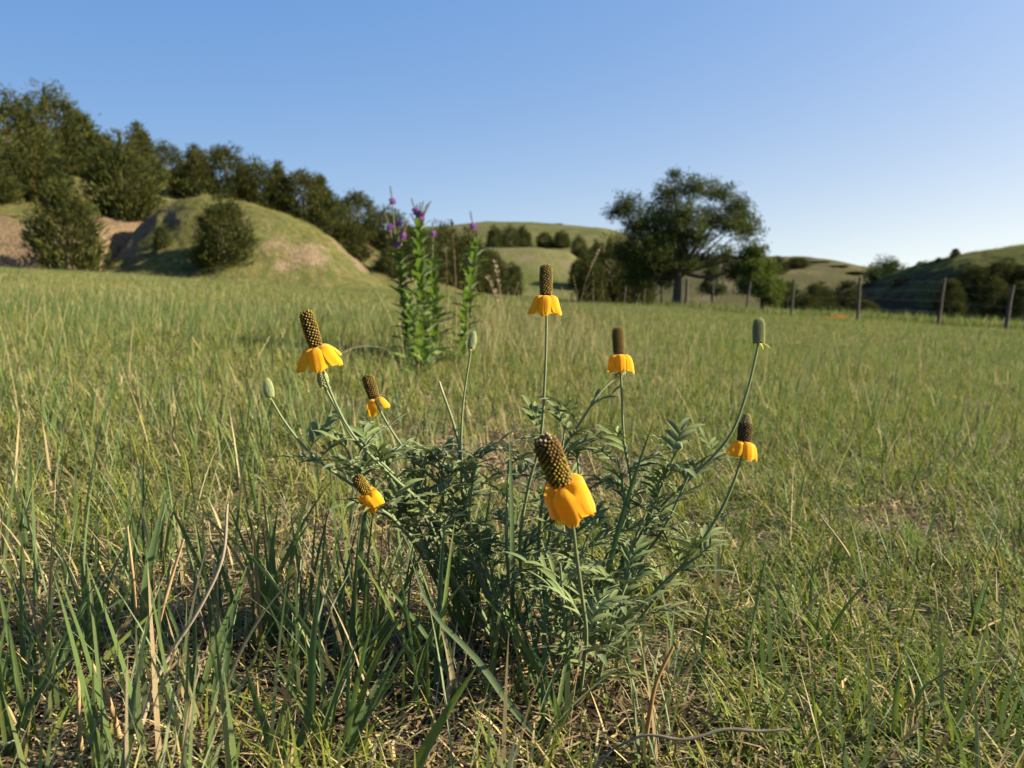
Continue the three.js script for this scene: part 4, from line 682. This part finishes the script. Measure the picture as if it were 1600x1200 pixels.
clump('broad upright grass blade with a bent neighbour at lower left', [-0.3758, 0.0228, -0.7246], [[[[-0.3511, 0.1119, -0.69], [-0.3378, 0.1638, -0.6863], [-0.3194, 0.2214, -0.6833]], 0.0042, 0], [[[-0.3634, 0.118, -0.6908], [-0.367, 0.1605, -0.696]], 0.0022, 2]]);
clump('long blade arching from the left down into the clump\'s foot', [-0.1562, 0.0094, -0.6783], [[[[-0.1665, 0.052, -0.6625], [-0.1946, 0.1035, -0.6588], [-0.234, 0.1612, -0.6558], [-0.2889, 0.2082, -0.6616]], 0.0034, 0]]);
clump('long pale blade slanting down right below the coneflower clump', [0.0262, -0.0016, -0.6415], [[[[0, 0.0495, -0.6018], [-0.0294, 0.0948, -0.5973], [-0.0669, 0.1346, -0.6021], [-0.087, 0.1774, -0.6175]], 0.0030, [0.14, 0.21, 0.09]]]);
clump('bright green broad blade slanting up right at the bottom edge', [-0.0822, 0.0049, -0.5609], [[[[-0.0714, 0.0334, -0.5595], [-0.0501, 0.0744, -0.5544], [-0.0256, 0.1161, -0.5495]], 0.0046, 3]]);
clump('pair of wide blades at the bottom edge, left of centre', [-0.1907, 0.0115, -0.5634], [[[[-0.1969, 0.0427, -0.5707], [-0.2039, 0.079, -0.5651], [-0.2141, 0.1093, -0.5688]], 0.0044, 1], [[[-0.1658, 0.053, -0.572], [-0.158, 0.1245, -0.5707], [-0.1514, 0.1913, -0.5789]], 0.0040, 0]]);
clump('dark upright blade under the half hidden low flower', [-0.1929, 0.0117, -0.9301], [[[[-0.1484, 0.1413, -0.7138], [-0.1424, 0.1865, -0.7143], [-0.1302, 0.2249, -0.714]], 0.0032, 2]]);
clump('dark straight blade standing through the clump left of the nearest flower', [0.0015, -0.0001, -0.8129], [[[[0, 0.1605, -0.696], [-0.0012, 0.2224, -0.6986], [-0.0024, 0.2764, -0.7001]], 0.0026, 2]]);
clump('long dark blade crossing the clump up to the right', [0.0976, -0.0058, -0.8406], [[[[0.0931, 0.1226, -0.7115], [0.1124, 0.1989, -0.7158], [0.1377, 0.2772, -0.7204]], 0.0030, 2]]);
clump('blade bent over with a pale dry end at right', [0.4129, -0.0244, -0.7226], [[[[0.3726, 0.0476, -0.6418], [0.3985, 0.0697, -0.6345], [0.443, 0.0814, -0.6258]], 0.0030, 2]]);
clump('short bright blades near the bottom right', [0.3658, -0.0217, -0.6736], [[[[0.3364, 0.0468, -0.6216], [0.3409, 0.0802, -0.6257]], 0.0030, 3], [[[0.3533, 0.0357, -0.6202], [0.3813, 0.0457, -0.6215]], 0.0030, 3], [[[0.3404, 0.0151, -0.5875], [0.3329, 0.0526, -0.582]], 0.0028, 3]]);
wild('dense clump of broad blades at the left picture edge', [-0.4485, 0.0273, -0.673], 17, 0.10, 0.19, 0.0034, 0.8, 1.0);
wild('grass clump rising at the lower left corner', [-0.4021, 0.0244, -0.5732], 12, 0.10, 0.18, 0.0032, 0.7, 0.9);
wild('grass clump left of the dry bent stems', [-0.4196, 0.0255, -0.7194], 12, 0.09, 0.17, 0.0028, 0.5, 0.7);
wild('tall grass clump under the leftmost bud', [-0.2651, 0.016, -0.7801], 13, 0.14, 0.22, 0.0028, 0.35, 0.6);
wild('grass clump in the shade left of the coneflower foot', [-0.1537, 0.0093, -0.7117], 14, 0.10, 0.20, 0.0030, 0.45, 0.7);
wild('grass clump before the coneflower foot, bottom centre', [-0.067, 0.004, -0.6742], 13, 0.09, 0.20, 0.0030, 0.45, 0.7);
wild('upright grass clump at the coneflower\'s left foot', [-0.0433, 0.0026, -0.8074], 12, 0.12, 0.22, 0.0026, 0.3, 0.5);
wild('grass clump between the bottom edge and the near flower stem', [0.03, -0.0018, -0.6624], 12, 0.08, 0.17, 0.0028, 0.5, 0.7);
wild('grass clump below the long arching blade', [-0.2677, 0.0162, -0.6429], 11, 0.09, 0.17, 0.0030, 0.5, 0.8);
wild('slim grass clump left of centre at the bottom edge', [-0.1501, 0.0091, -0.5879], 11, 0.10, 0.18, 0.0028, 0.45, 0.7);
wild('low grass clump right of the coneflower foot', [0.1779, -0.0106, -0.7611], 9, 0.06, 0.13, 0.0022, 0.5, 0.8);
wild('sparse grass clump at the lower right', [0.3504, -0.0208, -0.8716], 9, 0.07, 0.13, 0.0022, 0.5, 0.8);
wild('yellowish grass clump at the right edge', [0.6473, -0.038, -0.9835], 9, 0.07, 0.13, 0.0022, 0.5, 0.8);
wild('grass clump left of the leftmost bud\'s stem, mid field', [-0.4733, 0.0288, -0.975], 8, 0.10, 0.18, 0.0024, 0.3, 0.5);
seed(9400);
const DG = 'dead stalks', TAN = [0.42, 0.29, 0.14];
dryStalk('curved grey dry stem rising left of the long arching blade', [[-0.3237, 0.0196, -0.5983], [-0.3084, 0.0691, -0.6243], [-0.2716, 0.1269, -0.6264], [-0.2496, 0.1728, -0.627], [-0.2458, 0.2177, -0.6325]], 0.0018, [0.36, 0.30, 0.21], 0);
dryStalk('tan broken stem leaning right at lower left', [[-0.3801, 0.0231, -0.7514], [-0.3166, 0.1107, -0.6496], [-0.3028, 0.1527, -0.6497], [-0.292, 0.1811, -0.6481]], 0.0016, TAN, 0);
dryStalk('short tan stem beside the broad upright blade', [[-0.3994, 0.0243, -0.7634], [-0.3471, 0.1414, -0.6634], [-0.3523, 0.1867, -0.669]], 0.0014, TAN, 0);
dryStalk('thick tan stubble stalk at lower left', [[-0.3266, 0.0198, -0.5935], [-0.3345, 0.0735, -0.5846], [-0.3475, 0.1062, -0.5835]], 0.0022, TAN, 0);
dryStalk('tan stubble stalk at the bottom left corner', [[-0.3752, 0.0228, -0.555], [-0.3925, 0.0537, -0.562], [-0.4068, 0.079, -0.5651]], 0.0020, TAN, 0);
dryStalk('upright tan stubble stalk at lower left', [[-0.3469, 0.0211, -0.5657], [-0.3446, 0.0688, -0.5638], [-0.3456, 0.0967, -0.5673]], 0.0018, TAN, 0);
dryStalk('orange tan dead stem with a dark bent tip at bottom right of centre', [[0.1135, -0.0068, -0.6162], [0.1133, 0.0552, -0.5823], [0.1181, 0.0839, -0.5808], [0.1317, 0.1124, -0.5843]], 0.0022, [0.40, 0.22, 0.07], 0);
dryStalk('pale dry stem lying slanted right of the clump', [[0.5576, -0.0328, -1.1944], [0.41, 0.092, -0.9193], [0.389, 0.1192, -0.9227]], 0.0016, PS, 0);
dryStalk('thin reddish stem among the coneflower\'s foot grass', [[-0.1755, 0.0106, -0.7912], [-0.1511, 0.1119, -0.69], [-0.1517, 0.1392, -0.6934]], 0.0014, [0.30, 0.17, 0.08], 0);
{ // dead twig lying across the grass at the bottom
  const a = V(...[0.077, 0.0465, -0.546]), b = V(...[0.2055, 0.0739, -0.5292]), t = thing('dead_twig', 'grey dead twig lying across the grass at the bottom right of centre', 'twig', a.toArray()), s = new Shape(), d = b.clone().sub(a);
  s.tube(curve([V(0, 0, 0), d.clone().multiplyScalar(0.2).add(V(0, 0.009, 0)), d.clone().multiplyScalar(0.42).add(V(0, 0.004, 0.004)), d.clone().multiplyScalar(0.66).add(V(0, 0.006, 0)), d.clone().multiplyScalar(0.86).add(V(0, 0.001, 0)), d], 18), (k) => 0.0008 + 0.0005 * Math.sin(k * 3) + 0.00022 * Math.sin(k * 47), 7, () => jit([0.24, 0.19, 0.13], 0.3)); part('stem', s.build(), M.straw, t);
  const l = new Shape(); l.tube(curve([V(0, 0, 0), V(-0.02, -0.02, 0.005), V(-0.04, -0.06, 0.01)], 6), 0.0011, 5, [0.22, 0.17, 0.12]); part('twig_end', l.build(), M.straw, t);
}
// far yellow flowers by the fence
seed(9600);
const yl = thing('yellow_wildflower', 'patch of small orange yellow wildflowers by the fence', 'wildflower', onGround(10.12, -23.17));
for (let k = 0; k < 16; k++) { const s = new Shape(), x = gauss() * 0.32, z = gauss() * 0.2, h = rr(0.12, 0.22), y0 = field(yl.position.x + x, yl.position.z + z) - yl.position.y; s.tube([V(x, y0, z), V(x, y0 + h, z)], 0.004, 4, [0.15, 0.2, 0.08]); part('stem', s.build(), M.stem, yl); const f = new Shape(); for (let q = 0; q < 14; q++) { const a = q * 0.9; spray(f, V(x, y0 + h, z), V(Math.cos(a), rr(-0.5, 0.6), Math.sin(a)).normalize(), 0.045, 0.014, jit([0.8, 0.36, 0.02], 0.1)); } part('flower_head', f.build(), M.petal, yl); }

renderer.render(scene, camera);
